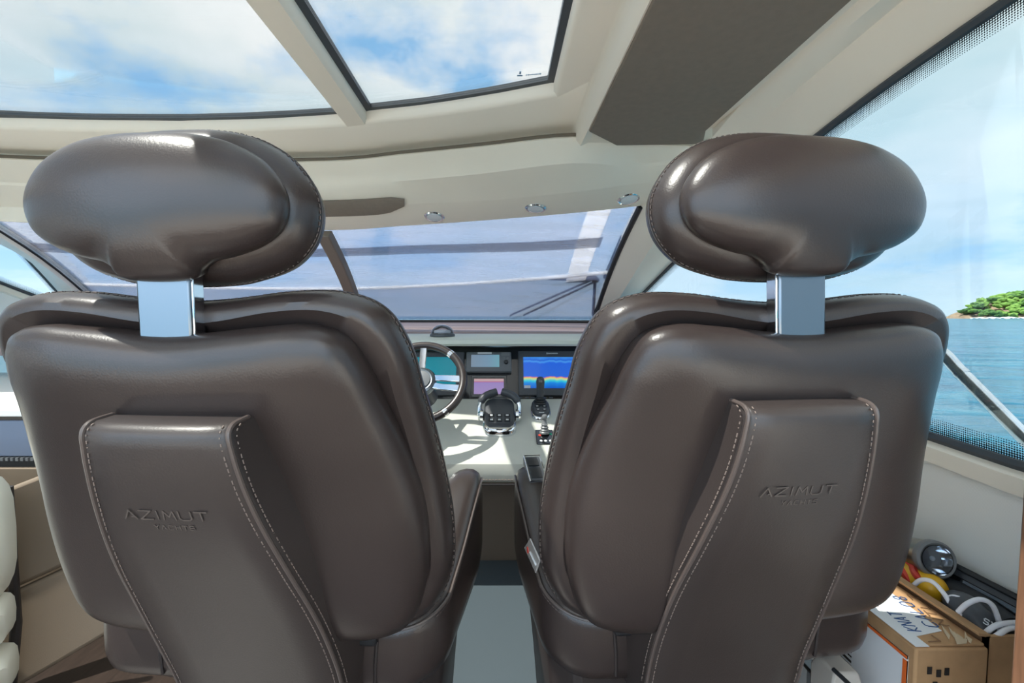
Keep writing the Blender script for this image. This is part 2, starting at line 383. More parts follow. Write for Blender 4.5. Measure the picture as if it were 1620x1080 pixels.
    setp(part('trim_4' if sgn > 0 else 'trim_5', MB().loft(rows), M_cream), 'cream padded cove above the %s window' % ('starboard' if sgn > 0 else 'port'), kind='structure', )
side(1); side(-1)
# fine vertical texture of the vinyl lining
t = M_cream_vinyl.node_tree; b = t.nodes['Principled BSDF']; tcn = nd(t, 'ShaderNodeTexCoord'); wvn = nd(t, 'ShaderNodeTexWave'); wvn.inputs['Scale'].default_value = 120; wvn.bands_direction = 'Z'
wvn.inputs['Distortion'].default_value = 1.5
t.links.new(tcn.outputs['Object'], wvn.inputs[0]); bp = nd(t, 'ShaderNodeBump'); bp.inputs['Strength'].default_value = 0.15; bp.inputs['Distance'].default_value = 0.001
t.links.new(wvn.outputs[1], bp.inputs['Height']); t.links.new(bp.outputs[0], b.inputs['Normal'])

# ceiling -----------------------------------------------------------------
ZC, ZG, ZT = 0.75, 0.80, 0.812
YB = -0.35                                        # roof ends behind the eye, open cockpit further aft
# front edge of the glass (outer X -> Y at glass height)
lipL = [WZ(x, y, ZC) for x, y in ((0, 203), (150, 207), (290, 208), (420, 205), (540, 198))]
lipR = [WZ(x, y, ZC) for x, y in ((583, 193), (680, 183), (780, 168), (885, 149))]
lip = [(-3.1, 1.62), (-2.5, 1.74)] + [(p.x, p.y) for p in lipL] + [(p.x, p.y) for p in lipR] + [(0.33, 1.43)]
def lipY(x): return interp(x, lip)
seamY = [(-3.2, 1.95), (-2.4, 2.1)] + [(WZ(x, y, ZC).x, WZ(x, y, ZC).y + 0.10) for x, y in ((0, 251), (260, 256), (520, 254), (640, 243), (760, 231), (905, 216))] + [(0.5, 1.9)]
BL, BR = -0.615, -0.515                            # bar between the panes
RL, RR = 0.185, 0.30                               # frame right of the small pane
ce = thing('ceiling', (-1.1, 1.0, ZC), 'cream moulded roof liner around the glass roof', None, kind='structure')
xs = [-3.2 + k * 0.1 for k in range(36)]
mb = MB()
for_poly = [(x, lipY(x)) for x in xs if x < RR] + [(RR, lipY(RR))] + [(x, interp(x, seamY)) for x in reversed([x for x in xs if x < RR])]
# front liner strip as lofted quads
rows = []
for x in [x for x in xs if x < RR] + [RR]:
    a, c = lipY(x), interp(x, seamY)
    rows.append([(x, a, ZT), (x, a + 0.004, ZC + 0.012), (x, a + 0.02, ZC), (x, c, ZC - 0.004), (x, c, ZT)])
part('front_liner', MB().loft(rows), M_cream, ce, angle=50)
part('centre_bar', MB().loft([[(x0, y, ZT) if k == 0 else (x0, y, ZC + .015) if k == 1 else (x0 + .012, y, ZC) if k == 2 else (x1 - .012, y, ZC) if k == 3 else (x1, y, ZC + .015) if k == 4 else (x1, y, ZT) for k, (x0, x1) in enumerate([(BL, BR)] * 6)] for y in (YB, 0, 0.8, lipY(BL) + 0.02)]), M_cream, ce, angle=50)
part('side_rail', MB().loft([[(RL, y, ZT), (RL, y, ZC + .015), (RL + .015, y, ZC), (RR - .012, y, ZC), (RR, y, ZC - .012), (RR, y, 0.69), (RR + 0.02, y, 0.67), (RR + .05, y, 0.68), (RR + .05, y, ZT)] for y in (YB, 0, 0.8, 1.3, 1.89)]), M_cream, ce, angle=50)
part('aft_liner', MB().box((-3.2, YB - 0.06, ZC), (RR, YB, ZT)), M_cream, ce, bevel=0.01)
# dark gaskets around each pane
def pane(name, x0, x1, label):
    w = thing(name, ((x0 + x1) / 2, 0.6, ZG), label, None, kind='structure')
    xx = [x0 + (x1 - x0) * k / 12 for k in range(13)]
    front = [(x, lipY(x) + 0.012) for x in xx]
    poly = [(x0, YB)] + front + [(x1, YB)]
    gm = MB(); rows = [[(x, YB, ZG), (x, y, ZG), (x, y, ZG + 0.008), (x, YB, ZG + 0.008)] for x, y in front]
    part('glass', gm.loft(rows), M_sky_glass, w, smooth=False)
    g = MB(); g.loft([[(x, y - 0.028, ZG - 0.004), (x, y, ZG - 0.008), (x, y + .01, ZG + 0.012), (x, y - 0.028, ZG + 0.012)] for x, y in front])
    for xa, sg in ((x0, 1), (x1, -1)):
        g.loft([[(xa, y, ZG - 0.008), (xa + sg * 0.022, y, ZG - 0.004), (xa + sg * 0.022, y, ZG + .012), (xa, y, ZG + 0.012)] for y in (YB, lipY(xa) + 0.012)])
    part('gasket', g, M_gasket, w)
    return w
pane('window_3', -3.1, BL, 'wide port pane of the glass roof')
wr = pane('window_4', BR, RL, 'narrow starboard pane of the glass roof')
em = MB()
for px, py, w_, h_ in [(823, 115, .006, .010), (821, 119.5, .012, .004), (825, 119.5, .006, .004)] + [(833 + 3.1 * k, 118.6 - .25 * k, .005, .0028 + .0012 * (k % 2)) for k in range(8)]:
    p = WZ(px, py, ZG - .0006); em.box((p.x - w_ / 2, p.y - h_ * .8, ZG - .0012), (p.x + w_ / 2, p.y + h_ * .8, ZG - .0002))
setp(part('etched_mark', em, pbr('etched_blue_grey', (96, 132, 164), .6), wr, smooth=False), kind='stuff')
# starboard ceiling with the brown panel
mb = MB(); mb.loft([[(RR + 0.03, y, 0.68), (0.78, y, 0.68), (0.78, y, ZT), (RR + 0.03, y, ZT)] for y in (YB, 0.5, 1.2, 1.88)])
part('side_liner', mb, M_cream, ce)
part('corner_liner', MB().box((RR + .05, 1.55, .70), (.97, 2.2, .76)), M_cream, ce)
pc = [WZ(x, y, 0.672) for x, y in ((932, 206), (975, 228), (1112, 226), (1130, 205))]
poly = [(pc[0].x, YB), (pc[0].x, pc[0].y), (pc[1].x, pc[1].y), (pc[2].x, pc[2].y), (0.745, pc[3].y), (0.745, YB)]
mb = MB(); mb.prism(poly, 0.666, 0.684)
setp(part('ceiling_panel', mb, M_taupe, bevel=0.004), 'taupe fabric ceiling panel above the right helm seat', 'panel')

# header above the windshield: rails R0..R4 across the boat
cols = [(-420, (205, 250, 300, 318)), (-180, (235, 278, 318, 338)), (0, (250, 291, 326, 350)), (260, (256, 297, 331, 361)), (520, (254, 293, 328, 364)), (640, (243, 284, 323, 357)), (760, (231, 273, 318, 349)), (905, (216, 256, 304, 337)), (1015, (226, 262, 290, 325)), (1110, (229, 250, 280, 310)), (1210, (232, 245, 275, 295))]
zs_mid = (0.70, 0.62, 0.545, 0.472)
HDR = []
for x, ys in cols:
    k = max(0, min(1, (x - 520) / 500)); zr4 = 0.472 + 0.05 * k
    if x >= 1015: zz_ = (0.682, 0.625, 0.575, 0.525)
    else: zz_ = (0.70, 0.62, 0.545, zr4)
    HDR.append([WZ(x, y, z) for y, z in zip(ys, zz_)])
HC = [cat([h[k] for h in HDR], 5) for k in range(4)]
rows = []
for i in range(len(HC[0])):
    a, b_, c, d = (HC[k][i] for k in range(4))
    rows.append([a + Vector((0, .10, .10)), a + Vector((0, .07, 0.0)), a + Vector((0, .008, 0.004)), a + Vector((0, 0, -.004)), a.lerp(b_, .45), b_ + Vector((0, -.004, .008)), b_ + Vector((0, .004, -.004)), b_.lerp(c, .5), c + Vector((0, -.004, .002)), c + Vector((0, .004, -.002)), d + Vector((0, -.006, .002)), d, d + Vector((0, .02, .012)), d + Vector((0, .0, .12))])
struct('trim_6', MB().loft(rows), M_cream_gloss, 'cream curved header above the windshield', angle=28)

struct('trim_12', MB().tube([p + Vector((0, .014, .010)) for p in HC[0][:46]], .010, 8), pbr('taupe_seam', (104, 94, 80), .7), 'brown shadow seam between roof liner and header')  # shade of the gap painted as a dark taupe strip
def hdr_point(px, frac):
    """point and normal on the lower plane of the header"""
    best = min(range(len(HC[2])), key=lambda i: abs(px - (CX + F * (CR.transposed() @ HC[2][i].lerp(HC[3][i], frac)).x / -(CR.transposed() @ HC[2][i].lerp(HC[3][i], frac)).z)))
    p = HC[2][best].lerp(HC[3][best], frac)
    u = (HC[2][best + 1] - HC[2][best - 1]).normalized(); v = (HC[3][best] - HC[2][best]).normalized()
    n = u.cross(v).normalized()
    if n.dot(-p) < 0: n = -n
    v = n.cross(u).normalized()
    return p, u, v, n
for px, fr, lb in ((695, 0.62, 'round chrome ceiling downlight nearest the brown visor recess'), (836, 0.56, 'round chrome ceiling downlight, middle one of the three'), (994, 0.60, 'round chrome ceiling downlight beside the right windshield pillar')):
    p, u, v, n = hdr_point(px, fr)
    L = thing('ceiling_downlight', p, lb, 'downlight', 'ceiling downlights in the header')
    part('ring', MB().lathe(p - n * 0.01, n, [(0.052, 0), (0.052, 0.012), (0.047, 0.017), (0.040, 0.015), (0.038, 0.008)], 28), M_chrome, L)
    part('lens', MB().lathe(p - n * 0.005, n, [(0.038, 0), (0.038, 0.013), (0.02, 0.016), (0.0, 0.017)], 24), M_lens, L)
# brown visor recess on the header
mb = MB(); pts = []
for px, fr in ((430, -0.4), (600, -0.36), (622, -0.1), (636, 0.2), (615, 0.36), (430, 0.42)):
    p, u, v, n = hdr_point(px, max(0.0, fr)); q = p + (v * -1 if v.dot(HC[3][10] - HC[2][10]) < 0 else v) * 0
    pts.append((px, fr))
i0 = min(range(len(HC[2])), key=lambda i: abs(HC[2][i].x - W(430, 330, 2.28).x)); i1 = min(range(len(HC[2])), key=lambda i: abs(HC[2][i].x - W(632, 325, 2.25).x))
rows = []
for i in range(i0, i1 + 1):
    c, d, b_ = HC[2][i], HC[3][i], HC[1][i]; e = (i1 - i) / max(1, i1 - i0); top = c.lerp(b_, 0.34 if i < i1 else 0.25); bot = c.lerp(d, 0.34 if i < i1 - 1 else (0.28 if i < i1 else 0.05))
    nn = Vector((0, -0.008, -0.008)); rows.append([top + nn, c + nn * 1.3, bot + nn, bot - nn * .5, top - nn * .5])
setp(part('visor_panel', MB().loft(rows), M_taupe), 'brown fabric visor panel on the cream header', 'panel')

# windshield -----------------------------------------------------------------
def wbotY(x): return 3.5 - 0.38 * ((x - XC) / 1.8) ** 2
topR = [p for p in HC[3]]
def wtop(x):
    for a, c in zip(topR, topR[1:]):
        if a.x <= x <= c.x: return a.lerp(c, (x - a.x) / (c.x - a.x))
    return topR[0] if x < topR[0].x else topR[-1]
XR = W(1014, 326, wtop(0.66).y).x
XRb = W(940, 507, 3.12).x
def ws(s, t, off=0.0):
    """windshield surface: s 0..1 left to right, t 0..1 top to bottom"""
    xt = -2.56 * (1 - s) + XR * s; xb = -2.71 * (1 - s) + XRb * s
    a = wtop(xt) + Vector((0, 0.012, 0.004)); c = Vector((xb, wbotY(xb), -0.035))
    p = a.lerp(c, t); p.z += 0.05 * math.sin(PI * t)
    return p + Vector((0, 0.55, 0.83)) * (off + 0.0)
wind = thing('window_5', (XC, 3.4, -0.05), 'wide raked windshield in front of the helm', None, kind='structure')
part('glass', MB().solid_rows([[ws(s / 40, t / 10) for t in range(11)] for s in range(41)], Vector((0, .004, .006))), M_wind_glass, wind)
g = MB()
for s in (0, 1):
    g.tube([ws(s, t / 8, -.004) for t in range(9)], 0.016 if s else 0.006, 8)
g.tube([ws(s / 40, 1.0, -.004) for s in range(41)], 0.012, 8)
part('gasket', g, M_black, wind)
s_m = (-1.00 + 2.61) / (XR + 2.61)
def mull(t, o): 
    p = ws(s_m + 0.012, t); return p
part('mullion', MB().loft([[ws(s_m - 0.012, t / 8, -0.004), ws(s_m - 0.009, t / 8, -0.05), ws(s_m + 0.012, t / 8, -0.05), ws(s_m + 0.016, t / 8, -0.004)] for t in range(9)]), pbr('taupe_mullion', (120, 108, 96), 0.5), wind, bevel=0.006)

# mesh sun cover over the outside of the windshield
m = bpy.data.materials.new('mesh_cover'); m.use_nodes = True; MATS['mesh'] = m
def mesh_cover(name, col, cover, thru=0.5):
    m = bpy.data.materials.new(name); m.use_nodes = True; t = m.node_tree; t.nodes.clear()
    tr = nd(t, 'ShaderNodeBsdfTransparent'); df = nd(t, 'ShaderNodeBsdfDiffuse'); tl = nd(t, 'ShaderNodeBsdfTranslucent')
    tcx = nd(t, 'ShaderNodeTexCoord'); mpn = nd(t, 'ShaderNodeMapping'); mpn.inputs['Scale'].default_value = (0.35, 3, 5); t.links.new(tcx.outputs['Object'], mpn.inputs[0])
    n = nd(t, 'ShaderNodeTexNoise'); n.inputs['Scale'].default_value = 3.5; n.inputs['Detail'].default_value = 9; n.inputs['Roughness'].default_value = 0.7; t.links.new(mpn.outputs[0], n.inputs[0])
    c = ramp(t, n.outputs[0], [(0.3, (*[v * 0.72 for v in lin(col)], 1)), (0.7, (*[min(1, v * 1.25) for v in lin(col)], 1))])
    t.links.new(c, df.inputs[0]); t.links.new(c, tl.inputs[0])
    ad = nd(t, 'ShaderNodeMixShader'); ad.inputs[0].default_value = thru; t.links.new(df.outputs[0], ad.inputs[1]); t.links.new(tl.outputs[0], ad.inputs[2])
    mx = nd(t, 'ShaderNodeMixShader'); mx.inputs[0].default_value = cover; t.links.new(tr.outputs[0], mx.inputs[1]); t.links.new(ad.outputs[0], mx.inputs[2])
    o = nd(t, 'ShaderNodeOutputMaterial'); t.links.new(mx.outputs[0], o.inputs[0]); return m
M_mesh = mesh_cover('mesh_fabric', (70, 87, 114), 0.76); M_mesh2 = mesh_cover('mesh_fabric_double', (50, 64, 90), 0.86)  # lower sheet is darker and denser than the upper
M_mesh_pale = mesh_cover('mesh_hem', (246, 248, 250), 1.0, 0.85)
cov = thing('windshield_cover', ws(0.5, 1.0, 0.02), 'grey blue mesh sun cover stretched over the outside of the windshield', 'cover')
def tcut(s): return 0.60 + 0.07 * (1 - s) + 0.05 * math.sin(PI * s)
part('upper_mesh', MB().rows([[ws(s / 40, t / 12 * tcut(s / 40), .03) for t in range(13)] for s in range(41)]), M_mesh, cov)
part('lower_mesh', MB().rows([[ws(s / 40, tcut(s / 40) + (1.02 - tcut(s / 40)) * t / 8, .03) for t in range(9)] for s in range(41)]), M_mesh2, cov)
part('hem', MB().rows([[ws(s / 40, tcut(s / 40) + d, .033) for d in (-0.016, 0.016)] for s in range(41)]), M_mesh_pale, cov)  # pale band where the upper and lower mesh meet
part('side_hem', MB().rows([[ws(0.93 + 0.035 * k, t / 10 * 0.66 + 0.02, .033) for k in (0, 1)] for t in range(11)]), M_mesh_pale, cov)  # pale strip near the right edge of the cover
part('fold', MB().rows([[ws(s / 40 * 0.97, 0.26 + 0.02 * math.sin(s * .2) + d, .032) for d in (0, 0.09)] for s in range(41)]), M_mesh, cov)  # extra mesh layer, gives a darker band across the upper sheet

# windshield wiper outside
wp = thing('windshield_wiper', W(940, 500, 3.15), 'dark windshield wiper with twin arms outside the right of the windshield', 'wiper')
def wsp(px, py, off):
    d = ray(px, py); lo, hi = 2.0, 3.6                     # march to the windshield surface
    best = None
    for i in range(60):
        s = i / 59
        for j in range(40):
            p = ws(s, j / 39, off); e = (p - d * (p.y / d.y)).length
            if best is None or e < best[0]: best = (e, p)
    return best[1]
A_, B_, C_ = wsp(948, 442, .05), wsp(812, 503, .05), wsp(868, 440, .055)
part('arm', MB().tube([A_, B_], 0.007, 8), M_black, wp); part('arm', MB().tube([A_ + Vector((.02, 0, -.01)), B_ + Vector((.10, 0, 0))], 0.007, 8), M_black, wp)
part('head', MB().tube([C_, C_.lerp(A_, .6), A_, A_ + Vector((.02, 0, -.02))], [0.004, 0.014, 0.02, 0.014], 8), M_black, wp)
part('link', MB().tube([A_, wsp(935, 503, .05)], 0.010, 8), M_plastic, wp)
part('blade', MB().tube([wsp(978, 372, .05), wsp(952, 436, .055)], [0.006, 0.013], 8), M_plastic, wp)

# pillars between windshield and side windows
def pillar(sgn):
    TP = TOPW if sgn > 0 else TOPL; y0, y1 = (1.75, 3.40) if sgn > 0 else (2.3, TOPL[-1].y - .001); rows = []
    for k in range(13):
        t = k / 12; a = ws(1 if sgn > 0 else 0, t); yb = y0 + (y1 - y0) * t
        j0 = max(i for i in range(len(TP) - 1) if TP[i].y <= yb); lo, hi = TP[j0], TP[j0 + 1]
        b_ = lo.lerp(hi, max(0, min(1, (yb - lo.y) / (hi.y - lo.y)))); mid = a.lerp(b_, .5)
        def V3(x, y, z): return Vector((x * sgn, y, z))
        rows.append([a, a + V3(.012, -.03, -.012), a.lerp(b_, .38) + V3(0, -.05, -.03), a.lerp(b_, .46) + V3(0, -.045, -.022), a.lerp(b_, .8) + V3(0, -.02, -.014), b_ + V3(-.012, -.004, 0), b_ + V3(.02, .02, .02), mid + V3(0, .1, .12), a + V3(0, .03, .04)])
    return struct('trim_7' if sgn > 0 else 'trim_8', MB().loft(rows), M_cream_gloss if sgn > 0 else M_white, 'cream windshield pillar on the %s side' % ('starboard' if sgn > 0 else 'port'), angle=30)
pillar(1); pillar(-1)

# dashboard ledge running to the foot of the windshield
mb = MB(); rows = []
for k in range(33):
    x = -3.0 + 3.95 * k / 32; yb = wbotY(x) + 0.05
    rows.append([(x, 2.30, -0.105), (x, 2.32, -0.092), (x, 2.40, -0.089), (x, 2.405, -0.082), (x, 2.66, -0.074), (x, 2.665, -0.066), (x, 2.98, -0.052), (x, yb, -0.046), (x, yb, -0.2), (x, 2.30, -0.2)])
struct('trim_9', MB().loft(rows), M_dash, 'mauve leather dash ledge at the foot of the windshield', angle=20)

# chrome rail outside the starboard window
pr = [W(1470, 545, 1.34 * 720 / 700 * 0.95), W(1493, 560, 1.26), W(1515, 584, 1.21), W(1560, 630, 1.13), W(1640, 712, 1.02), W(1700, 775, 0.95)]
pr = [Vector((1.24 + .0 * i, p.y * 1.24 / max(p.x, .1), p.z * 1.24 / max(p.x, .1))) for i, p in enumerate(pr)]
rl = thing('handrail', pr[-1], 'polished steel handrail outside the right side window', 'handrail')
part('tube', MB().tube(cat(pr + [pr[-1] + Vector((0, -.05, -.6))], 6), 0.0165, 14), pbr('rail_steel', (236, 238, 240), .22, metal=1.0), rl)
part('collar', MB().tube([pr[2].lerp(pr[3], .1), pr[2].lerp(pr[3], .22)], 0.0178, 14), M_chrome, rl)
# side deck outside that carries the rail
mb = MB(); mb.box((1.12, -1.5, -1.0), (1.7, 4.0, -0.92)); struct('trim_10', mb, M_white, 'white side deck outside the starboard window')
# =====================================================================================================
# HELM CONSOLE
# =====================================================================================================
con = thing('helm_console', (0.0, 1.95, -H), 'pale leather helm console in front of the two seats', 'console')
x0, x1 = -1.0, 0.95
def xprof(prof, n=2, X0=x0, X1=x1): return [[(X0 + (X1 - X0) * k / (n - 1), y, z) for y, z in prof] for k in range(n)]
top = [(1.80, -.648), (1.735, -.645), (1.712, -.632), (1.706, -.60), (1.712, -.565), (1.735, -.54), (1.77, -.525), (2.12, -.376), (2.12, -.5), (1.97, -.66)]
part('top', MB().loft(xprof(top)), M_console, con, angle=30)
part('front_panel', MB().box((x0, 1.95, -H), (x1, 1.99, -.64)), M_console_front, con)
part('underside', MB().box((x0, 1.80, -.66), (x1, 1.96, -.646)), M_leather_dk, con)
ips = MB()
part('instrument_panel', MB().loft(xprof([(2.10, -.383), (2.205, -.15), (2.205, -.115), (2.3, -.115), (2.3, -.5), (2.12, -.5)])), M_gloss_black, con, angle=20)
part('brow', MB().loft(xprof([(2.105, -.138), (2.095, -.128), (2.10, -.112), (2.13, -.100), (2.32, -.090), (2.32, -.118), (2.2, -.118)])), M_brow, con, angle=40)
part('piping', MB().tube([(x0, 1.708, -.642), (x1, 1.708, -.642)], 0.004, 8), M_leather_dk, con)
st = MB()
k = 0
while x0 + k * .012 < x1:
    xx = x0 + k * .012; st.box((xx, 1.7045, -.6255), (xx + .008, 1.709, -.623)); k += 1
setp(part('stitching', st, M_thread, con, smooth=False), kind='stuff')

# instrument plane frame
PO = Vector((0, 2.10, -.383)); PV = Vector((0, 2.205 - 2.10, -.15 + .383)).normalized(); PU = Vector((1, 0, 0)); PN = PU.cross(PV).normalized()
if PN.y > 0: PN = -PN
def onp(px, py): return WP(px, py, PO, PN)
def rect(px0, py0, px1, py1, inset=0):
    a, c = onp(px0, (py0 + py1) / 2), onp(px1, (py0 + py1) / 2); d, e = onp((px0 + px1) / 2, py0), onp((px0 + px1) / 2, py1)
    o = (a + c) / 2; o = Vector((o.x, ((d + e) / 2).y, ((d + e) / 2).z)); return o, (c - a).length - inset, (d - e).length - inset
def screen_mat(name, build):
    m = bpy.data.materials.new(name); m.use_nodes = True; t = m.node_tree; b = t.nodes['Principled BSDF']
    b.inputs['Base Color'].default_value = (0.01, 0.01, 0.012, 1); b.inputs['Roughness'].default_value = 0.12
    tcx = nd(t, 'ShaderNodeTexCoord'); sp = nd(t, 'ShaderNodeSeparateXYZ'); t.links.new(tcx.outputs['Generated'], sp.inputs[0])
    c = build(t, tcx, sp); t.links.new(c, b.inputs['Emission Color']); b.inputs['Emission Strength'].default_value = 0.75
    return m
def sonar(t, tcx, sp):
    n = nd(t, 'ShaderNodeTexNoise'); n.inputs['Scale'].default_value = 6; n.inputs['Detail'].default_value = 5
    cm = nd(t, 'ShaderNodeCombineXYZ'); t.links.new(sp.outputs[0], cm.inputs[0]); t.links.new(cm.outputs[0], n.inputs[0])
    h = mathn(t, 'ADD', sp.outputs[2], mathn(t, 'MULTIPLY', mathn(t, 'SUBTRACT', n.outputs[0], 0.5), 0.22))
    return ramp(t, h, [(0.0, rgba((8, 84, 190))), (0.16, rgba((20, 130, 220))), (0.24, rgba((60, 200, 210))), (0.31, rgba((210, 215, 120))), (0.345, rgba((220, 120, 130))), (0.37, rgba((40, 100, 210))), (0.80, rgba((34, 96, 214))), (0.86, rgba((70, 150, 230))), (0.90, rgba((30, 96, 206))), (1.0, rgba((60, 140, 226)))])
M_sonar = screen_mat('sonar_screen', sonar)
M_lav = screen_mat('lavender_screen', lambda t, tcx, sp: ramp(t, sp.outputs[2], [(0.0, rgba((150, 128, 178))), (0.76, rgba((140, 120, 180))), (0.80, rgba((170, 40, 110))), (0.84, rgba((176, 150, 160))), (1.0, rgba((190, 150, 150)))]))
M_lcd = screen_mat('grey_blue_lcd', lambda t, tcx, sp: ramp(t, sp.outputs[0], [(0.0, rgba((110, 130, 150))), (0.6, rgba((104, 136, 160))), (1.0, rgba((96, 150, 165)))]))
# big sonar display
o, w, h = rect(820, 556, 945, 626)
D = thing('chart_display', o - PV * h / 2, 'large blue sonar screen with rainbow seabed on the helm console', 'display')
part('bezel', MB().slab(o, PU, PV, PN, w, h, .012), M_plastic, D, bevel=.003)
so, sw, sh = rect(828, 566, 938, 615)
part('screen', MB().slab(so + PN * .012, PU, PV, PN, sw, sh, .0012), M_sonar, D, smooth=False)
lo, lw, lh = rect(864, 559, 882, 561.5)
lg = MB()
for i in range(9): lg.slab(lo + PU * (lw * (i - 4) / 9) + PN * .0121, PU, PV, PN, lw / 13, lh * (1.0 if i == 0 else .75), .0008)
part('brand_lettering', lg, M_ink_white, D, smooth=False)
bt, bw, bh = rect(829, 610.5, 839, 615); part('depth_box', MB().slab(bt + PN * .0132, PU, PV, PN, bw, bh, .0006), M_ink_white, D, smooth=False)
# radio / multifunction head
o, w, h = rect(738, 559.5, 809, 591)
D = thing('instrument_head', o - PV * h / 2, 'dark grey instrument with pale screen and round knob above the lavender screen', 'instrument')
part('body', MB().slab(o, PU, PV, PN, w, h, .03), pbr('instrument_grey', (92, 96, 100), .4), D, bevel=.006)
so, sw, sh = rect(746, 565, 790, 584); part('screen', MB().slab(so + PN * .03 + PV * .002, PU, PV, PN, sw, sh, .0015), M_lcd, D, smooth=False)
so, sw, sh = rect(756, 560.5, 778, 563); part('brand_strip', MB().slab(so + PN * .03, PU, PV, PN, sw, sh, .001), M_ink_white, D, smooth=False)
so, sw, sh = rect(793, 560.5, 806, 565.5); part('label_strip', MB().slab(so + PN * .03, PU, PV, PN, sw, sh, .001), M_plastic_lt, D, smooth=False)
kc = onp(800.5, 576) + PN * .03; part('knob', MB().lathe(kc, PN, [(.010, 0), (.010, .008), (.008, .012), (.004, .013)], 20), M_black, D)
for dx, dy in ((-1, 1), (1, 1)): part('button', MB().slab(onp(800.5 + dx * 2.6, 569.5) + PN * .03, PU, PV, PN, .010, .007, .003), M_plastic_lt, D, bevel=.001)
# lavender monitor
o, w, h = rect(745, 594, 802, 629)
D = thing('engine_display', o - PV * h / 2, 'small black monitor with lavender screen behind the throttle levers', 'display')
part('bezel', MB().slab(o, PU, PV, PN, w, h, .010), M_gloss_black, D, bevel=.002)
so, sw, sh = rect(750, 600, 797, 624); part('screen', MB().slab(so + PN * .010, PU, PV, PN, sw, sh, .001), M_lav, D, smooth=False)
fr = MB()
for a_, b_, c_, d_ in ((747.0, 596, 800, 597), (747, 626.5, 800, 627.5)):
    so, sw, sh = rect(a_, b_, c_, d_); part('frame_line', MB().slab(so + PN * .010, PU, PV, PN, sw, sh, .001), M_plastic_lt, D, smooth=False)
# teal display behind the wheel
o, w, h = rect(600, 558, 734, 626)
D = thing('chart_display', o - PV * h / 2, 'teal chart screen behind the steering wheel', 'display')
part('bezel', MB().slab(o, PU, PV, PN, w, h, .012), M_plastic, D, bevel=.003)
so, sw, sh = rect(610, 566, 722, 616); part('screen', MB().slab(so + PN * .012, PU, PV, PN, sw, sh, .0012), M_teal, D, smooth=False)
# row of tiny switches along the foot of the instrument panel
for k in range(6):
    px = 824 + 9.5 * k; part('switch', MB().slab(onp(px, 629), PU, PV, PN, .018, .006, .006), M_plastic, con, bevel=.001)

# console top plane
TO = Vector((0, 1.77, -.525)); TV = Vector((0, .35, .149)).normalized(); TN = PU.cross(TV).normalized()
if TN.z < 0: TN = -TN
def ont(px, py): return WP(px, py, TO, TN)
def ell(c, u, v, a, b, p=2.0, n=36):
    out = []
    for k in range(n):
        q = 2 * PI * k / n; cs, sn = math.cos(q), math.sin(q)
        out.append(c + u * a * math.copysign(abs(cs) ** (2 / p), cs) + v * b * math.copysign(abs(sn) ** (2 / p), sn))
    return out
# throttle unit
c = ont(790, 668); th = thing('throttle_control', c, 'chrome and black twin engine throttle with two levers and six buttons', 'throttle')
Vt = Vector((0, .80, .60)).normalized(); Nt = PU.cross(Vt).normalized()
if Nt.y > 0: Nt = -Nt                                  # sloped face of the throttle housing
def pod(name, mat, sc0, h0, h1, a, b, parent, cen, p=4.0, dome=.5):
    return part(name, MB().loft([ell(cen + TN * h0, PU, TV, a * sc0, b * sc0, p), ell(cen + TN * (h0 + (h1 - h0) * .7), PU, TV, a * sc0 * .97, b * sc0 * .97, p), ell(cen + TN * (h0 + (h1 - h0) * .93), PU, TV, a * sc0 * .9, b * sc0 * .9, p), ell(cen + TN * h1, PU, TV, a * sc0 * dome, b * sc0 * dome, p)]), mat, parent, angle=50)
a_, b_ = .073, .098
pod('chrome_base', M_chrome, 1.0, 0, .03, a_, b_, th, c, 4, .8)
hc = c + TV * .012 + TN * .02
HB = MB().loft([ell(hc + Nt * 0 - Vt * .0, PU, Vt, a_ * .90, .078, 5), ell(hc + Nt * .028, PU, Vt, a_ * .88, .076, 5), ell(hc + Nt * .04, PU, Vt, a_ * .80, .068, 5), ell(hc + Nt * .043, PU, Vt, a_ * .4, .03, 4)])
part('housing', HB, M_plastic, th, angle=50)
for r_ in range(2):
    for q in range(3):
        bb = part('button', MB().slab(hc + Nt * .0405 + PU * (.033 * (q - 1)) + Vt * (-.028 - .024 * r_), PU, Vt, Nt, .024, .017, .004), M_black, th, bevel=.0015)
        part('symbol', MB().slab(hc + Nt * .0446 + PU * (.033 * (q - 1)) + Vt * (-.028 - .024 * r_), PU, Vt, Nt, .011, .007, .0006), M_ink_white, bb, smooth=False)
part('brand_dots', MB().slab(c - TV * .088 + TN * .0295, PU, TV, TN, .026, .004, .001), M_plastic, th, smooth=False)
for sg in (-1, 1):
    piv = hc + PU * sg * .082 + Vt * -.002 + Nt * .012
    part('pivot', MB().lathe(piv - PU * sg * .012, PU * sg, [(.026, 0), (.026, .012), (.018, .02), (.006, .021)], 20), M_chrome, th)
    pth = cat([piv + PU * sg * .004, piv + PU * sg * .002 + Vt * .035 + Nt * .03, piv - PU * sg * .022 + Vt * .066 + Nt * .05, piv - PU * sg * .072 + Vt * .085 + Nt * .058], 5)
    lv = part('lever', MB().tube(pth[:9], .010, 10), M_chrome, th)
    part('grip', MB().tube(pth[6:], [.0125] + [.0165] * (len(pth) - 8) + [.016], 12), M_plastic, lv)
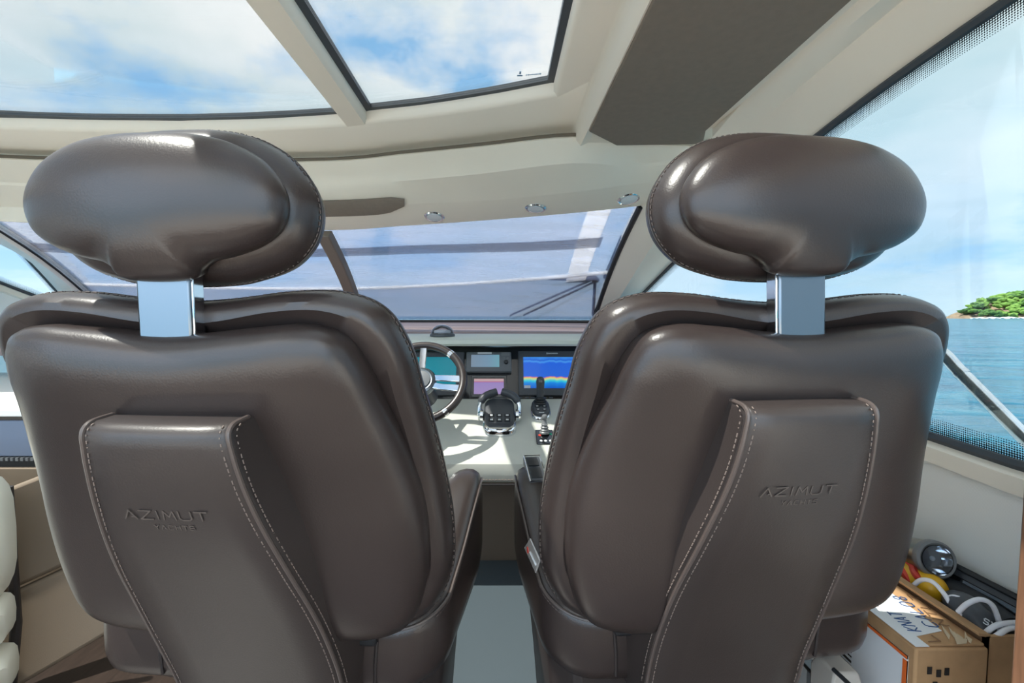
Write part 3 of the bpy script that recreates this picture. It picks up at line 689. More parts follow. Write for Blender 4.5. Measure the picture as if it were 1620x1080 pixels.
# joystick
c = ont(855, 652); js = thing('joystick_control', c, 'black docking joystick with chrome rim and four buttons', 'joystick')
pod('chrome_rim', M_chrome, 1.0, 0, .016, .046, .066, js, c, 2.6, .86)
pod('housing', M_plastic, .90, .008, .034, .046, .066, js, c + TV * .004, 2.6, .72)
sc = c + TV * .030 + TN * .03
part('boot', MB().lathe(sc, Vector((0, -.05, 1)), [(.030, 0), (.026, .006), (.029, .010), (.022, .016), (.025, .02), (.016, .028)], 20), M_black, js)
part('stick', MB().lathe(sc + Vector((0, 0, .02)), Vector((0, -.06, 1)), [(.014, 0), (.018, .02), (.018, .06), (.0195, .075), (.016, .092), (.008, .098)], 20), M_plastic, js)
part('thumb_button', MB().lathe(sc + Vector((0, -.022, .098)), Vector((0, -.5, 1)), [(.007, 0), (.007, .006), (.004, .007)], 14), M_plastic_lt, js)
for i, (dx, dy) in enumerate(((-.016, -.004), (.016, -.004), (-.014, -.028), (.014, -.028))):
    q = part('button', MB().slab(c + PU * dx + TV * dy + TN * .030, PU, TV, TN, .020 if i < 2 else .016, .013 if i < 2 else .008, .006), M_black, js, bevel=.001)
    part('symbol', MB().slab(c + PU * dx + TV * dy + TN * .0362, PU, TV, TN, .009, .005, .0006), M_ink_white, q, smooth=False)
part('lettering', MB().slab(c - TV * .046 + TN * .030, PU, TV, TN, .022, .006, .003), M_ink_white, js, smooth=False)
# thruster stick
c = ont(862, 692); ts = thing('thruster_control', c, 'small thruster stick with ribbed boot on a black square plate', 'joystick')
part('plate', MB().slab(c, PU, TV, TN, .074, .092, .006), M_gloss_black, ts, bevel=.003)
bc = c + TV * .02 + TN * .006
part('boot', MB().lathe(bc, Vector((0, 0, 1)), [(.021, 0), (.021, .006), (.017, .01), (.019, .015), (.014, .02), (.017, .026), (.012, .031), (.014, .037), (.009, .044), (.008, .06)], 18), M_plastic_lt, ts)
part('knob', MB().lathe(bc + Vector((0, 0, .056)), Vector((0, 0, 1)), [(.007, 0), (.011, .006), (.012, .014), (.009, .021), (.003, .023)], 16), M_plastic_lt, ts)
for dx, dy, mm in ((-.021, .008, M_red), (.024, .016, M_green), (-.018, -.028, M_ink_white), (.0, -.028, M_ink_white), (.02, -.028, M_ink_white)):
    part('mark', MB().lathe(c + PU * dx + TV * dy + TN * .006, TN, [(.006, 0), (.006, .001)], 14), mm, ts)
# compass
cp = W(700, 534, 2.20); cp.z = -.096
cm = thing('compass', cp, 'small domed compass on the pale dash brow', 'compass')
part('base', MB().lathe(cp, Vector((0, 0, 1)), [(.060, 0), (.060, .008), (.055, .014), (.048, .016)], 28), M_plastic, cm)
part('card', MB().lathe(cp + Vector((0, 0, .014)), Vector((0, 0, 1)), [(.040, 0), (.042, .008), (.038, .015), (.0, .018)], 24), M_ink_white, cm)
M_dome = glass('compass_dome_glass', (.80, .82, .88), .10)
part('dome', MB().lathe(cp + Vector((0, 0, .012)), Vector((0, 0, 1)), [(.055 * math.cos(q * PI / 16), .044 * math.sin(q * PI / 16)) for q in range(9)], 28), M_dome, cm)

# steering wheel
wc = W(666, 603, 1.80); sw_ = thing('steering_wheel', wc, 'brown leather and chrome steering wheel behind the left seat', 'steering wheel')
tl = math.radians(36); WU = Vector((1, 0, 0)); WV = Vector((0, math.sin(tl), math.cos(tl))); WN = Vector((0, -math.cos(tl), math.sin(tl)))
RW = .168
def wpt(q, r, d=0): return wc + WU * r * math.cos(q) + WV * r * math.sin(q) + WN * d
part('rim', MB().tube([wpt(2 * PI * k / 64, RW) for k in range(64)], .0165, 12, closed=True), M_leather, sw_)
for q0 in (48, -52, 132, 232):
    part('rim_band', MB().tube([wpt(math.radians(q0 + d), RW) for d in (-3, -1, 1, 3)], .0172, 12), M_chrome, sw_)
part('hub', MB().lathe(wc - WN * .03, WN, [(.03, 0), (.058, .012), (.062, .03), (.056, .042), (.046, .046), (.04, .044)], 28), M_brushed, sw_)
part('horn_cap', MB().lathe(wc + WN * .012, WN, [(.04, 0), (.038, .008), (.02, .013), (.0, .014)], 24), M_plastic_lt, sw_)
for q0 in (0, 95, 180, 265):
    q = math.radians(q0 - 4); tq = Vector(WU * -math.sin(q) + WV * math.cos(q)); rq = WU * math.cos(q) + WV * math.sin(q)
    for o_ in ((-.020, .020) if q0 in (0, 180) else (0,)):
        rows = [[wc + rq * r + tq * (o_ * s + sgn_ * wd) + WN * (dd + e) for sgn_, e in ((-1, 0), (1, 0), (1, .008), (-1, .008))] for r, s, wd, dd in ((.045, .8, .013, .0), (.09, 1, .014, -.004), (RW - .008, 1.05, .015, -.002))]
        part('spoke', MB().loft(rows), M_chrome, sw_, bevel=.003)
part('column', MB().tube([wc - WN * .02, wc - WN * .14], [.035, .05], 18), M_plastic, sw_)

# =====================================================================================================
# HELM SEATS (local frame: x right, y forward from the backrest plane, z relative to the eye)
# =====================================================================================================
def ymid(z): return interp(z, [(-.60, .062), (-.53, .062), (-.42, .056), (-.30, .040), (-.23, .022), (-.10, -.035), (-.03, -.072), (.05, -.095)])
def smooth_y(z): return sum(ymid(z + d) for d in (-.06, -.03, 0, .03, .06)) / 5
def outline(half, n=6):
    pts = [(x, z) for x, z in half] + [(-x, z) for x, z in reversed(half) if x > 1e-6]
    return [(p.x, p.y) for p in cat([Vector((x, z, 0)) for x, z in pts], n, closed=True)]
def cushion(out, cen, prof, yfun, core=(.2, .2)):
    """rings from the outline about cen: prof rows (scale, inset metres, y); inner rings ease into an ellipse"""
    rings = []
    for s, ins, y in prof:
        r = []
        for x, z in out:
            dx, dz = x - cen[0], z - cen[1]; L = math.hypot(dx, dz); c, d = dx / L, dz / L
            el = 1 / math.sqrt((c / core[0]) ** 2 + (d / core[1]) ** 2); w = min(1.0, (1 - s) * 2.0)
            rr = max(0.001, (L - ins)) * (1 - w) + el * w; rr *= s
            zz = cen[1] + d * rr; r.append(Vector((cen[0] + c * rr, y + yfun(zz), zz)))
        rings.append(r)
    return MB().loft(rings)
def dome_prof(y0, T, p, n=14):
    """pillow crown: superellipse from the outline to the centre (towards -y)"""
    out = []
    for k in range(n):
        a = PI / 2 * k / n
        out.append((math.cos(a) ** (2 / p), 0, y0 - T * math.sin(a) ** (2 / p)))
    return out + [(.03, 0, y0 - T)]
def round_prof(T0, R, depth_in, sgn, steps=7):
    """edge roll: from outline (inset 0) to inset R while moving depth T0"""
    return [(1.0, R * (1 - math.cos(a)), sgn * T0 * math.sin(a)) for a in [PI / 2 * k / steps for k in range(steps + 1)]]

SHELL = [(0, -.025), (.12, -.015), (.19, -.011), (.238, -.026), (.264, -.068), (.280, -.12), (.304, -.20), (.324, -.29), (.330, -.37), (.322, -.45), (.298, -.52), (.245, -.551), (.13, -.560), (0, -.562)]
RIM = [(0, .022), (.07, .026), (.16, .036), (.235, .034), (.29, .010), (.318, -.045), (.328, -.11), (.342, -.20), (.354, -.29), (.362, -.38), (.356, -.46), (.32, -.53), (.25, -.565), (.12, -.575), (0, -.577)]
HEAD = [(0, .127), (.065, .123), (.125, .105), (.174, .066), (.203, .008), (.197, -.050), (.160, -.096), (.10, -.120), (.05, -.127), (0, -.128)]
HCUSH = [(0, .095), (.062, .092), (.115, .079), (.161, .050), (.187, .004), (.181, -.040), (.150, -.068), (.110, -.084), (.080, -.091), (.060, -.101), (.048, -.115), (0, -.119)]

def panel_y(z): return interp(z, PANY)
PANY = [(-.90, .085), (-.80, .070), (-.72, .056), (-.66, .042), (-.575, .012), (-.46, -.036), (-.346, -.090), (-.24, -.130), (-.17, -.146), (-.12, -.150)]
PANW = [(-.80, .150), (-.72, .152), (-.66, .150), (-.575, .152), (-.46, .144), (-.346, .127), (-.24, .107), (-.17, .099), (-.12, .094)]
def sm(z, tb): return sum(interp(z + d, tb) for d in (-.04, -.02, 0, .02, .04)) / 5

FONT = {'A': [[(0, 0), (.5, 1), (1, 0)], [(.62, .26), (.84, .26)]], 'Z': [[(0, 1), (1, 1), (0, 0), (1, 0)]], 'I': [[(.5, 0), (.5, 1)]], 'M': [[(0, 0), (.12, 1), (.5, .35), (.88, 1), (1, 0)]], 'U': [[(0, 1), (0, .2), (.2, 0), (.8, 0), (1, .2), (1, 1)]], 'T': [[(0, 1), (1, 1)], [(.5, 1), (.5, 0)]],
        'Y': [[(0, 1), (.5, .5), (1, 1)], [(.5, .5), (.5, 0)]], 'C': [[(1, .9), (.8, 1), (.2, 1), (0, .8), (0, .2), (.2, 0), (.8, 0), (1, .1)]], 'H': [[(0, 0), (0, 1)], [(1, 0), (1, 1)], [(0, .5), (1, .5)]], 'S': [[(1, .9), (.8, 1), (.2, 1), (0, .8), (.1, .55), (.9, .45), (1, .2), (.8, 0), (.2, 0), (0, .1)]],
        'N': [[(0, 0), (0, 1), (1, 0), (1, 1)]], 'L': [[(0, 1), (0, 0), (1, 0)]], 'O': [[(.2, 0), (0, .25), (0, .75), (.2, 1), (.8, 1), (1, .75), (1, .25), (.8, 0), (.2, 0)]], 'K': [[(0, 0), (0, 1)], [(1, 1), (0, .45), (1, 0)]], '8': [[(.5, .5), (.1, .7), (.3, 1), (.7, 1), (.9, .7), (.1, .3), (.3, 0), (.7, 0), (.9, .3), (.5, .5)]], 'R': [[(0, 0), (0, 1), (.8, 1), (1, .75), (.8, .5), (0, .5)], [(.4, .5), (1, 0)]]}
def lettering(mb, text, w, h, gap, th, place):
    """stroke letters; place(x, y, lift) -> point"""
    n = len(text); tot = n * w + (n - 1) * gap; x = -tot / 2
    for ch in text:
        ww = w * (.25 if ch == 'I' else 1.0)
        for stk in FONT.get(ch, []):
            for (ax, ay), (bx, by) in zip(stk, stk[1:]):
                a = Vector((x + ax * ww, (ay - .5) * h)); b = Vector((x + bx * ww, (by - .5) * h)); d = (b - a); L = d.length
                if L < 1e-9: continue
                d /= L; q = Vector((-d.y, d.x)) * th / 2; a = a - d * th * .4; b = b + d * th * .4
                pts = [a - q, b - q, b + q, a + q]
                mb.loft([[place(p.x, p.y, 0) for p in pts], [place(p.x, p.y, .0008) for p in pts]])
        x += ww + gap
    return mb

def dashes(mb, pts, step, dash, r):
    P = [Vector(p) for p in pts]; acc = 0.0; nxt = 0.0
    for a, b in zip(P, P[1:]):
        L = (b - a).length
        while nxt < acc + L:
            t0 = (nxt - acc) / L; t1 = min(1.0, (nxt + dash - acc) / L)
            mb.tube([a.lerp(b, t0), a.lerp(b, t1)], r, 5); nxt += step
        acc += L

CS = 0.87                     # chair size
def helm_seat(loc, rotz, label, inner, tilt=0.0, head_y=0.0, pan_y=0.0, head_z=0.0, head_s=1.0, pan_x=0.0, pan_z=0.0):
    """inner: side (+1 right, -1 left) that faces the aisle"""
    s = thing('helm_chair', (loc[0] * CS, loc[1] * CS, -H), label, 'chair', 'brown leather helm chairs', rotz)
    up = Vector((0, 0, H)); BACK = ('backrest', 'back_shell', 'headrest', 'headrest_post', 'back_panel')
    def lean(mb, name, parent):
        k = name if name in BACK else (parent.name.split('.')[0] if parent is not s else '')
        if k not in BACK: return
        for v in mb.v:
            if k == 'back_panel': v.x += pan_x; v.z += pan_z; v.y += pan_y * max(-.3, (v.z + .575) / .45)
            else: v.y -= math.tan(tilt) * (v.z + .40)
            if k in ('headrest', 'headrest_post'): v.y += head_y
            if k == 'headrest': v.x *= head_s; v.z = (v.z - .176) * head_s + .176 + head_z; v.y = (v.y + .11 - head_y) * head_s - .11 + head_y
    def P(name, mb, mat, parent=s, **kw):
        lean(mb, name, parent)
        mb.v = [v * CS + up for v in mb.v]; return part(name, mb, mat, parent, local=True, **kw)
    # backrest: front cushion (rim) and rear shell
    ro = outline(RIM); cen = (0, -.27)
    prof = [(.15, 0, -.005), (.80, 0, -.005), (1, .030, -.002)]
    prof = [(.1, 0, .03), (.86, 0, .03)] + [(1, .034 * (1 - math.sin(a)), .052 - .052 * math.cos(a)) for a in [PI * k / 8 for k in range(0, 9)]] + [(1, .05, .112), (1, .09, .12), (.5, 0, .10), (.1, 0, .095)]
    bk = P('backrest', cushion(ro, cen, prof, smooth_y), M_leather)
    so_ = outline(SHELL)
    prof = [(.3, 0, .04), (.96, 0, .04), (1.0, 0.004, .030), (1, 0, .012)] + dome_prof(.005, .095, 3.0)
    sh = P('back_shell', cushion(so_, cen, prof, smooth_y, (.29, .25)), M_leather, s)
    # seam tube just inside the rim
    seam = MB(); seam.tube([Vector((x, smooth_y(z) + .052, z)) for x, z in ro], .0016, 6, closed=True)
    P('seam', seam, M_leather_dk, bk)
    ds = MB(); dashes(ds, [Vector((x, smooth_y(z) + .044, z)) for x, z in ro], .011, .007, .0011)
    setp(P('stitching', ds, M_thread_dk, bk, smooth=False), kind='stuff')
    # zip slit and short seams on the sides of the rim
    for sx in (-1, 1):
        P('cross_seam', MB().tube([Vector((sx * (.345 - k * .010), smooth_y(-.235) + .055 - .046 * math.sin(PI * k / 6 * .5), -.235 + .008 * k / 3)) for k in range(5)], .0018, 5), M_leather_dk, bk)
    # hinge bracket under the shell
    P('hinge_cover', MB().box((-.22, .085, -.60), (.22, .11, -.568)), M_black, s, bevel=.006)
    # headrest
    hz = .176; hy = -.115
    tiltf = lambda z: -.10 * (z)        # local tilt: top a little forward
    ho = outline([(x * 1.035, z * .935) for x, z in HEAD]); pr_ = [(.1, 0, .02)] + [(.8, 0, .02)] + [(1, .05 * (1 - math.sin(a)), .062 - .05 * math.cos(a)) for a in [PI * k / 10 for k in range(0, 11)]] + [(.6, 0, .125), (.2, 0, .13)]
    mbh = cushion(ho, (0, 0), pr_, lambda z: 0, (.15, .08)); mbh.v = [Vector((v.x, v.y + hy, v.z + hz)) for v in mbh.v]
    hd = P('headrest', mbh, M_leather)
    hcu = outline([(x * 1.03, z * (.95 if z > -.095 else .97)) for x, z in HCUSH])
    pr_ = [(.1, 0, .03), (.93, 0, .03), (1, .003, .01)] + dome_prof(0, .056, 2.4)
    mbh = cushion(hcu, (0, 0), pr_, lambda z: 0, (.172, .090)); mbh.v = [Vector((v.x, v.y + hy - .004, v.z + hz - .002)) for v in mbh.v]
    P('rear_pad', mbh, M_leather, hd)
    hs = MB(); hs.tube([Vector((x, hy + .062, z + hz)) for x, z in ho], .0015, 6, closed=True)
    P('seam', hs, M_leather_dk, hd)
    ds = MB(); dashes(ds, [Vector((x, hy + .055, z + hz)) for x, z in ho], .009, .006, .001)
    setp(P('stitching', ds, M_thread_dk, hd, smooth=False), kind='stuff')
    # steel post
    po = P('headrest_post', MB().box((-.0385, -.118, -.040), (.0385, -.100, .075)), M_brushed, bevel=.003)
    P('post_edge', MB().box((-.0405, -.114, -.040), (.0405, -.092, .07)), M_chrome, po, bevel=.002)
    # centre panel on the back
    zst = [-.134, -.136, -.142, -.152, -.168, -.19, -.23, -.28, -.33, -.38, -.43, -.48, -.53, -.58, -.62, -.66, -.70, -.74, -.77, -.79, -.802]
    rings = []; edge = {-1: [], 1: []}
    for i, z in enumerate(zst):
        w = sm(z, PANW); y = sm(z, PANY); k = 0.0
        if i < 4: k = (1 - [0, .45, .75, 1.0][i]); 
        y += .045 * k ** 1.6
        if z < -.70: q = min(1, (-.70 - z) / .104); w -= .12 * (1 - math.sqrt(max(0, 1 - q * q * .95))); y += .05 * q ** 2.5
        fl = interp(z, [(-.80, .012), (-.5, .022), (-.34, .021), (-.13, .006)])
        dp = interp(z, [(-.72, .10), (-.5, .095), (-.35, .085), (-.13, .085)])
        r = [(-w - fl, y + dp, z), (-w - fl * .25, y + .018, z), (-w, y + .006, z), (-w + .006, y + .0005, z), (-w * .6, y - .004, z), (0, y - .006, z), (w * .6, y - .004, z), (w - .006, y + .0005, z), (w, y + .006, z), (w + fl * .25, y + .018, z), (w + fl, y + dp, z)]
        rings.append([Vector(p) for p in r]); edge[-1].append(Vector((-w - .0005, y + .0035, z))); edge[1].append(Vector((w + .0005, y + .0035, z)))
    pn = P('back_panel', MB().loft(rings), M_leather_mat, s, angle=50)
    pp = MB()
    for sg in (-1, 1): pp.tube(cat(edge[sg], 3), .0034, 8)
    P('piping', pp, M_piping, pn)
    ds = MB()
    for sg in (-1, 1):
        e = cat(edge[sg], 3); dashes(ds, [p + Vector((-sg * .009, -.0038, 0)) for p in e[4:]], .0085, .0055, .0009); dashes(ds, [p + Vector((sg * .0045, .0095, 0)) for p in e[4:]], .0085, .0055, .0009)
    setp(P('stitching', ds, M_thread, pn, smooth=False), kind='stuff')
    txt = MB(); py_ = lambda x, y, l, zc=-.262: Vector((x, sm(zc + y, PANY) - .0056 - l, zc + y))
    lettering(txt, 'AZIMUT', .0168, .0135, .0056, .0017, lambda x, y, l: py_(x, y, l)); 
    lettering(txt, 'YACHTS', .0064, .0070, .0036, .0011, lambda x, y, l: py_(x, y, l, -.2815))
    P('lettering', txt, M_emboss, pn, smooth=False)
    # tub: arms and rear joined in one U sweep
    def U():
        def half(xr, xf):
            path = [(-xf - (xr - xf) * k / 8, .60 - (.60 - .22) * k / 8) for k in range(9)]
            for k in range(1, 9):
                a = PI / 2 * k / 8; path.append((-xr + .11 * (1 - math.cos(a)), .22 - .115 * math.sin(a)))
            return path + [(-.15, .104), (-.07, .103), (0, .103)]
        L, R = ((.395, .40), (.340, .378)) if inner > 0 else ((.340, .352), (.395, .40))
        return half(*L) + [(-x, y) for x, y in reversed(half(*R)[:-1])]
    pa = U(); m_ = len(pa); rings = []; crest = []
    for i, (x, y) in enumerate(pa):
        a = pa[max(0, i - 1)]; b = pa[min(m_ - 1, i + 1)]; d = Vector((b[0] - a[0], b[1] - a[1], 0)).normalized(); nrm = Vector((d.y, -d.x, 0)) * -1   # to the inside
        if nrm.dot(Vector((-x, .5 - y, 0))) < 0: nrm = -nrm
        top = interp(y, [(.07, -.575), (.12, -.565), (.20, -.545), (.30, -.510), (.40, -.458), (.50, -.414), (.56, -.398), (.60, -.404)])
        e = min(i, m_ - 1 - i); wd = .105 if y > .15 else .095; bot = -.715
        sc = [0.0, .55, .85, .97][e] if e < 4 else 1.0
        shrink = (1 - sc)
        o_ = Vector((x, y, 0)); mid = (top + bot) / 2; hh = (top - bot) / 2
        def q(u, v): return o_ + nrm * (wd / 2 + (u - .5) * wd * (1 - .5 * shrink)) + Vector((0, 0, mid + v * hh * (1 - .25 * shrink) - (0.02 * shrink)))
        sec = [(.42, -1.0), (.2, -.93), (.06, -.74), (.0, -.45), (-.005, -.1), (0, .55), (.03, .80), (.12, .93), (.30, .995), (.55, 1.0), (.80, .96), (.95, .84), (1.0, .6), (1.0, -.86), (.94, -.96)]
        rings.append([q(u, v) for u, v in sec]); crest.append(q(.03, .82) - nrm * .001)
    # close the arm fronts smoothly
    tb = P('seat_tub', MB().loft(rings), M_leather, s, angle=60)
    pp = MB(); pp.tube(cat(crest[1:-1], 2), .0032, 6); P('piping', pp, M_piping, tb)
    ds = MB(); cc = cat(crest[1:-1], 2); dashes(ds, [p + Vector((0, 0, -.010)) for p in cc], .0085, .0055, .0009); setp(P('stitching', ds, M_thread_dk, tb, smooth=False), kind='stuff')
    for sx in (-1, 1): P('rear_seam', MB().tube([Vector((sx * .215, .1045, -.60)), Vector((sx * .212, .1030, -.64)), Vector((sx * .21, .106, -.69))], .0035, 6), M_leather_dk, tb)
    # seat cushion, base skirt, pedestal
    cu = MB(); cu.loft([[Vector((x * (1 - i_), .33 + yv * (1 - i_ * .8), z)) for x, yv in ((-.24, -.22), (.24, -.22), (.26, .20), (.20, .25), (-.20, .25), (-.26, .20))] for i_, z in ((.06, -.72), (0, -.69), (0, -.60), (.05, -.575), (.3, -.565))])
    P('seat_cushion', cu, M_leather, s, bevel=.02, seg=3)
    sk = MB(); sk.loft([[Vector((x * inner, y, z)) for x, y in ((-.20, .20), (w_ - .05, .20), (w_, .26), (w_, .50), (w_ - .05, .56), (-.15, .56), (-.20, .50), (-.20, .25))] for w_, z in ((.270, -H / CS + .06), (.295, -.9), (.315, -.70))])
    P('base_skirt', sk, M_leather_dk, s, bevel=.01)
    P('plinth', MB().box((-.2, .22, -H / CS), (.2, .56, -H / CS + .06)), M_black, s, bevel=.008)
    P('support_arm', MB().box((-.06, .10, -.80), (.06, .2, -.72)), M_black, s, bevel=.01)
    if inner < 0:
        # seat switch panel and hanging tag on the aisle arm
        sp = P('switch_panel', MB().loft([[Vector((-.297 + dx, y, interp(y, [(.40, -.458), (.50, -.414), (.56, -.398)]) + dz)) for dx, dz in ((-.017, -.02), (.029, -.02), (.029, .0015), (-.017, .0015))] for y in (.455, .47, .545, .555)]), M_plastic, s, bevel=.003)
        P('chrome_frame', MB().tube([Vector((-.291 + dx, y, interp(y, [(.40, -.458), (.50, -.414), (.56, -.398)]) + .0025)) for dx, y in ((-.020, .453), (.026, .453), (.026, .557), (-.020, .557))], .0022, 6, closed=True), M_chrome, sp)
        for y in (.482, .528):
            P('rocker_switch', MB().loft([[Vector((-.291 + dx, yy, interp(yy, [(.40, -.458), (.50, -.414), (.56, -.398)]) + dz)) for dx, dz in ((-.015, 0), (.015, 0), (.015, h_), (-.015, h_))] for yy, h_ in ((y - .018, .003), (y, .0065), (y + .018, .004))]), M_black, sp, bevel=.001)
    return s, P

seatR, PR = helm_seat((.4456, .759), .121, 'brown leather helm chair nearest the right side window', -1, -.0485, .022, .011, 0.0, 1.0, -.026, .013)
seatL, PL = helm_seat((-.4492, .7224), -.0743, 'brown leather helm chair in front of the steering wheel', 1, .0154, .022, -.0125, -.020, .9354, .026)
# hanging swing tag on the right seat's aisle arm
tg = thing('swing_tag', W(850, 880, .93), 'small clear plastic tag hanging on the aisle arm of the right seat', 'tag')
rzR = .121; tn_ = Vector((-math.cos(rzR), -math.sin(rzR), 0)); to_ = Vector((.4456 * CS, .759 * CS, 0)) + tn_ * (.352 * CS)
a_, b_, c_, d_ = (WP(x, y, to_, tn_) for x, y in ((842, 851), (858, 886), (851, 906), (833, 866)))
off_ = tn_ * .002
part('sleeve', MB().loft([[p + off_ for p in (a_, b_, c_, d_)], [p + off_ + tn_ * .003 for p in (a_, b_, c_, d_)]]), pbr('clear_plastic_sleeve', (176, 172, 168), 0.15, coat=.5), tg, bevel=.001)
lo = a_.lerp(d_, .6).lerp(c_, .22) + off_ + tn_ * .0032
part('red_mark', MB().lathe(lo, tn_, [(.006, 0), (.006, .001)], 14), M_red, tg)
part('print', MB().tube([a_.lerp(d_, .55).lerp(c_.lerp(b_, .5), .4) + off_ + tn_ * .003, a_.lerp(d_, .55).lerp(c_.lerp(b_, .5), .9) + off_ + tn_ * .003], .0022, 5), M_ink_white, tg)
# =====================================================================================================
# PORT SIDE FURNITURE
# =====================================================================================================
sc_ = thing('port_sideboard', (-1.9, 1.9, -H), 'white topped sideboard with dark glass front at the far left', 'sideboard')
part('top', MB().box((-2.9, 1.50, -.335), (-1.15, 2.5, -.31)), M_white, sc_, bevel=.004)
part('recess', MB().box((-2.9, 1.54, -.352), (-1.17, 2.2, -.335)), M_console_front, sc_)
part('glass_front', MB().box((-2.9, 1.52, -.475), (-1.16, 1.56, -.352)), pbr('smoked_glass_front', (112, 124, 146), 0.12, coat=.6), sc_, bevel=.003)
for k in range(60): 
    pass
vg = MB()
for k in range(70): vg.box((-2.4 + k * .017, 1.512, -.488), (-2.4 + k * .017 + .009, 1.53, -.477))
setp(part('vent_slats', vg, M_plastic_lt, sc_, smooth=False), kind='stuff')
part('vent_band', MB().box((-2.9, 1.525, -.512), (-1.165, 1.56, -.475)), M_black, sc_)
part('cabinet', MB().box((-2.9, 1.51, -H), (-1.15, 2.2, -.512)), M_beige, sc_, bevel=.004)
# dinette sofa
so2 = thing('dinette_sofa', (-1.25, 1.2, -H), 'beige dinette sofa with ivory rolled cushions left of the seats', 'sofa')
def roll(x0, x1, y0, y1, z0, z1, r):
    mb = MB(); n = 20; rings = []
    for i in range(7):
        a = PI * i / 6; xk = x0 if i == 0 else x1
    cy, cz, hy_, hz_ = (y0 + y1) / 2, (z0 + z1) / 2, (y1 - y0) / 2, (z1 - z0) / 2
    for k in range(13):
        u = k / 12; x = x0 + (x1 - x0) * u; e = min(u, 1 - u) * (x1 - x0); f = 1.0 if e > r else (.25 + .75 * math.sqrt(max(0, 1 - (1 - e / r) ** 2)))
        rings.append([Vector((x, cy + hy_ * f * math.copysign(abs(math.cos(2 * PI * q / n)) ** .6, math.cos(2 * PI * q / n)), cz + hz_ * (1 - (1 - f) * .6) * math.copysign(abs(math.sin(2 * PI * q / n)) ** .6, math.sin(2 * PI * q / n)))) for q in range(n)])
    return mb.loft(rings)
part('cushion', roll(-1.9, -1.25, 1.0, 1.2, -.735, -.40, .06), M_cushion, so2)
part('cushion', roll(-1.9, -1.265, 1.0, 1.2, -.86, -.725, .05), M_cushion, so2)
part('cushion', roll(-1.9, -1.265, 1.0, 1.2, -1.0, -.865, .05), M_cushion, so2)
def quad_slab(name, pts, th, mat, parent, bevel=.006):
    a, b, c, d = pts; n = (b - a).cross(d - a).normalized()
    if n.y < 0: n = -n
    return part(name, MB().loft([[a, b, c, d], [p + n * th for p in (a, b, c, d)]]), mat, parent, bevel=bevel)
Y_ = 1.36
quad_slab('back_upper', [W(-60, 800, 1.28), W(140, 722, 1.46), W(160, 868, 1.43), W(-40, 960, 1.25)], .05, M_beige, so2, .012)
quad_slab('back_lower', [W(-40, 964, 1.25), W(160, 872, 1.43), W(200, 985, 1.40), W(-10, 1110, 1.22)], .05, M_beige, so2, .012)
part('side_band', MB().tube([W(12, 770, 1.25), W(20, 900, 1.25), W(26, 985, 1.22), W(16, 1100, 1.2)], .012, 8), M_leather_dk, so2)

# =====================================================================================================
# STARBOARD LOCKER WITH BOXES
# =====================================================================================================
part_l = MB().box((.735, .66, -H), (1.0, 1.7, -.948))
setp(part('side_locker', part_l, M_cream_vinyl, bevel=.01), 'low cream locker carrying the cardboard boxes by the right wall', 'locker')
mb = MB(); mb.box((.717, .585, -H), (1.02, .612, -.16)); setp(part('wooden_panel', mb, M_wood, bevel=.004), 'upright walnut panel edge at the right of the picture', 'panel')
# closed carton with address label
GS = 1.10
BZ = -.535
cx0, cx1, cy0, cy1 = .672, .790, .705, 1.35
cb = thing('cardboard_carton', ((cx0 + cx1) / 2, 1.0, -.86), 'taped brown cardboard carton with blue handwriting behind the right seat', 'box')
part('carton', MB().box((cx0, cy0, -.86), (cx1, cy1, BZ)), M_card, cb, bevel=.004)
part('top_flap', MB().loft([[(cx0 - .002, cy0 + .004, BZ + .001), (cx1 - .004, cy0 + .004, BZ + .001), (cx1 - .004, cy0 + .004, BZ + .005), (cx0 - .002, cy0 + .004, BZ + .005)], [(cx0 - .002, cy1, BZ + .001), (cx1 - .004, cy1, BZ + .001), (cx1 - .004, cy1, BZ + .005), (cx0 - .002, cy1, BZ + .005)]]), M_card, cb, bevel=.001)
def ontop(px, py, z=BZ + .0055): return WZ(px, py, z)
lp = [ontop(1372, 938), ontop(1393, 925), ontop(1490, 998), ontop(1432, 1010)]
part('paper_label', MB().loft([lp, [p + Vector((0, 0, .0008)) for p in lp]]), M_paper, cb, smooth=False)
lab = MB()
def hand(text, a, b, hgt):
    a, b = ontop(*a), ontop(*b); u = (b - a); L = u.length; u /= L; v = Vector((0, 0, 1)).cross(u); 
    w = L / len(text) * .66; g = L / len(text) * .34; c = (a + b) / 2
    lettering(lab, text, w, hgt, g, .0015, lambda x, y, l: c + u * x + v * y + Vector((0, 0, .001 + l)))
hand('CALO8', (1478, 994), (1418, 942), .020); hand('KNAT', (1448, 1000), (1412, 968), .020)
part('handwriting', lab, M_ink_blue, cb, smooth=False)
for tx_, a_, b_, h_ in (('NTLT', (1496, 992), (1440, 940), .014), ('L', (1482, 1018), (1462, 1004), .02)):
    lab = MB(); hand(tx_, a_, b_, h_); setp(part('faint_handwriting', lab, M_card_edge, cb, smooth=False), kind='stuff')
part('tape_strip', MB().box((cx0 - .004, cy0 - .003, BZ + .0055), (cx0 + .018, cy1, BZ + .0065)), M_paper, cb, smooth=False)
part('side_label', MB().box((cx0 - .003, cy0 + .012, -.84), (cx0 - .0005, 1.2, BZ - .022)), M_paper, cb, smooth=False)
part('orange_border', MB().box((cx0 - .0036, cy0 + .012, -.84), (cx0 - .001, cy0 + .019, BZ - .03)), M_orange, cb, smooth=False)
part('orange_border', MB().box((cx0 - .0036, cy0 + .012, BZ - .027), (cx0 - .001, 1.2, BZ - .022)), M_orange, cb, smooth=False)
bc = MB()
for k in range(16): bc.box((cx0 - .0038, .83, -.60 - k * .009), (cx0 - .0028, .86, -.6045 - k * .009 + (.002 if k % 3 else 0)))
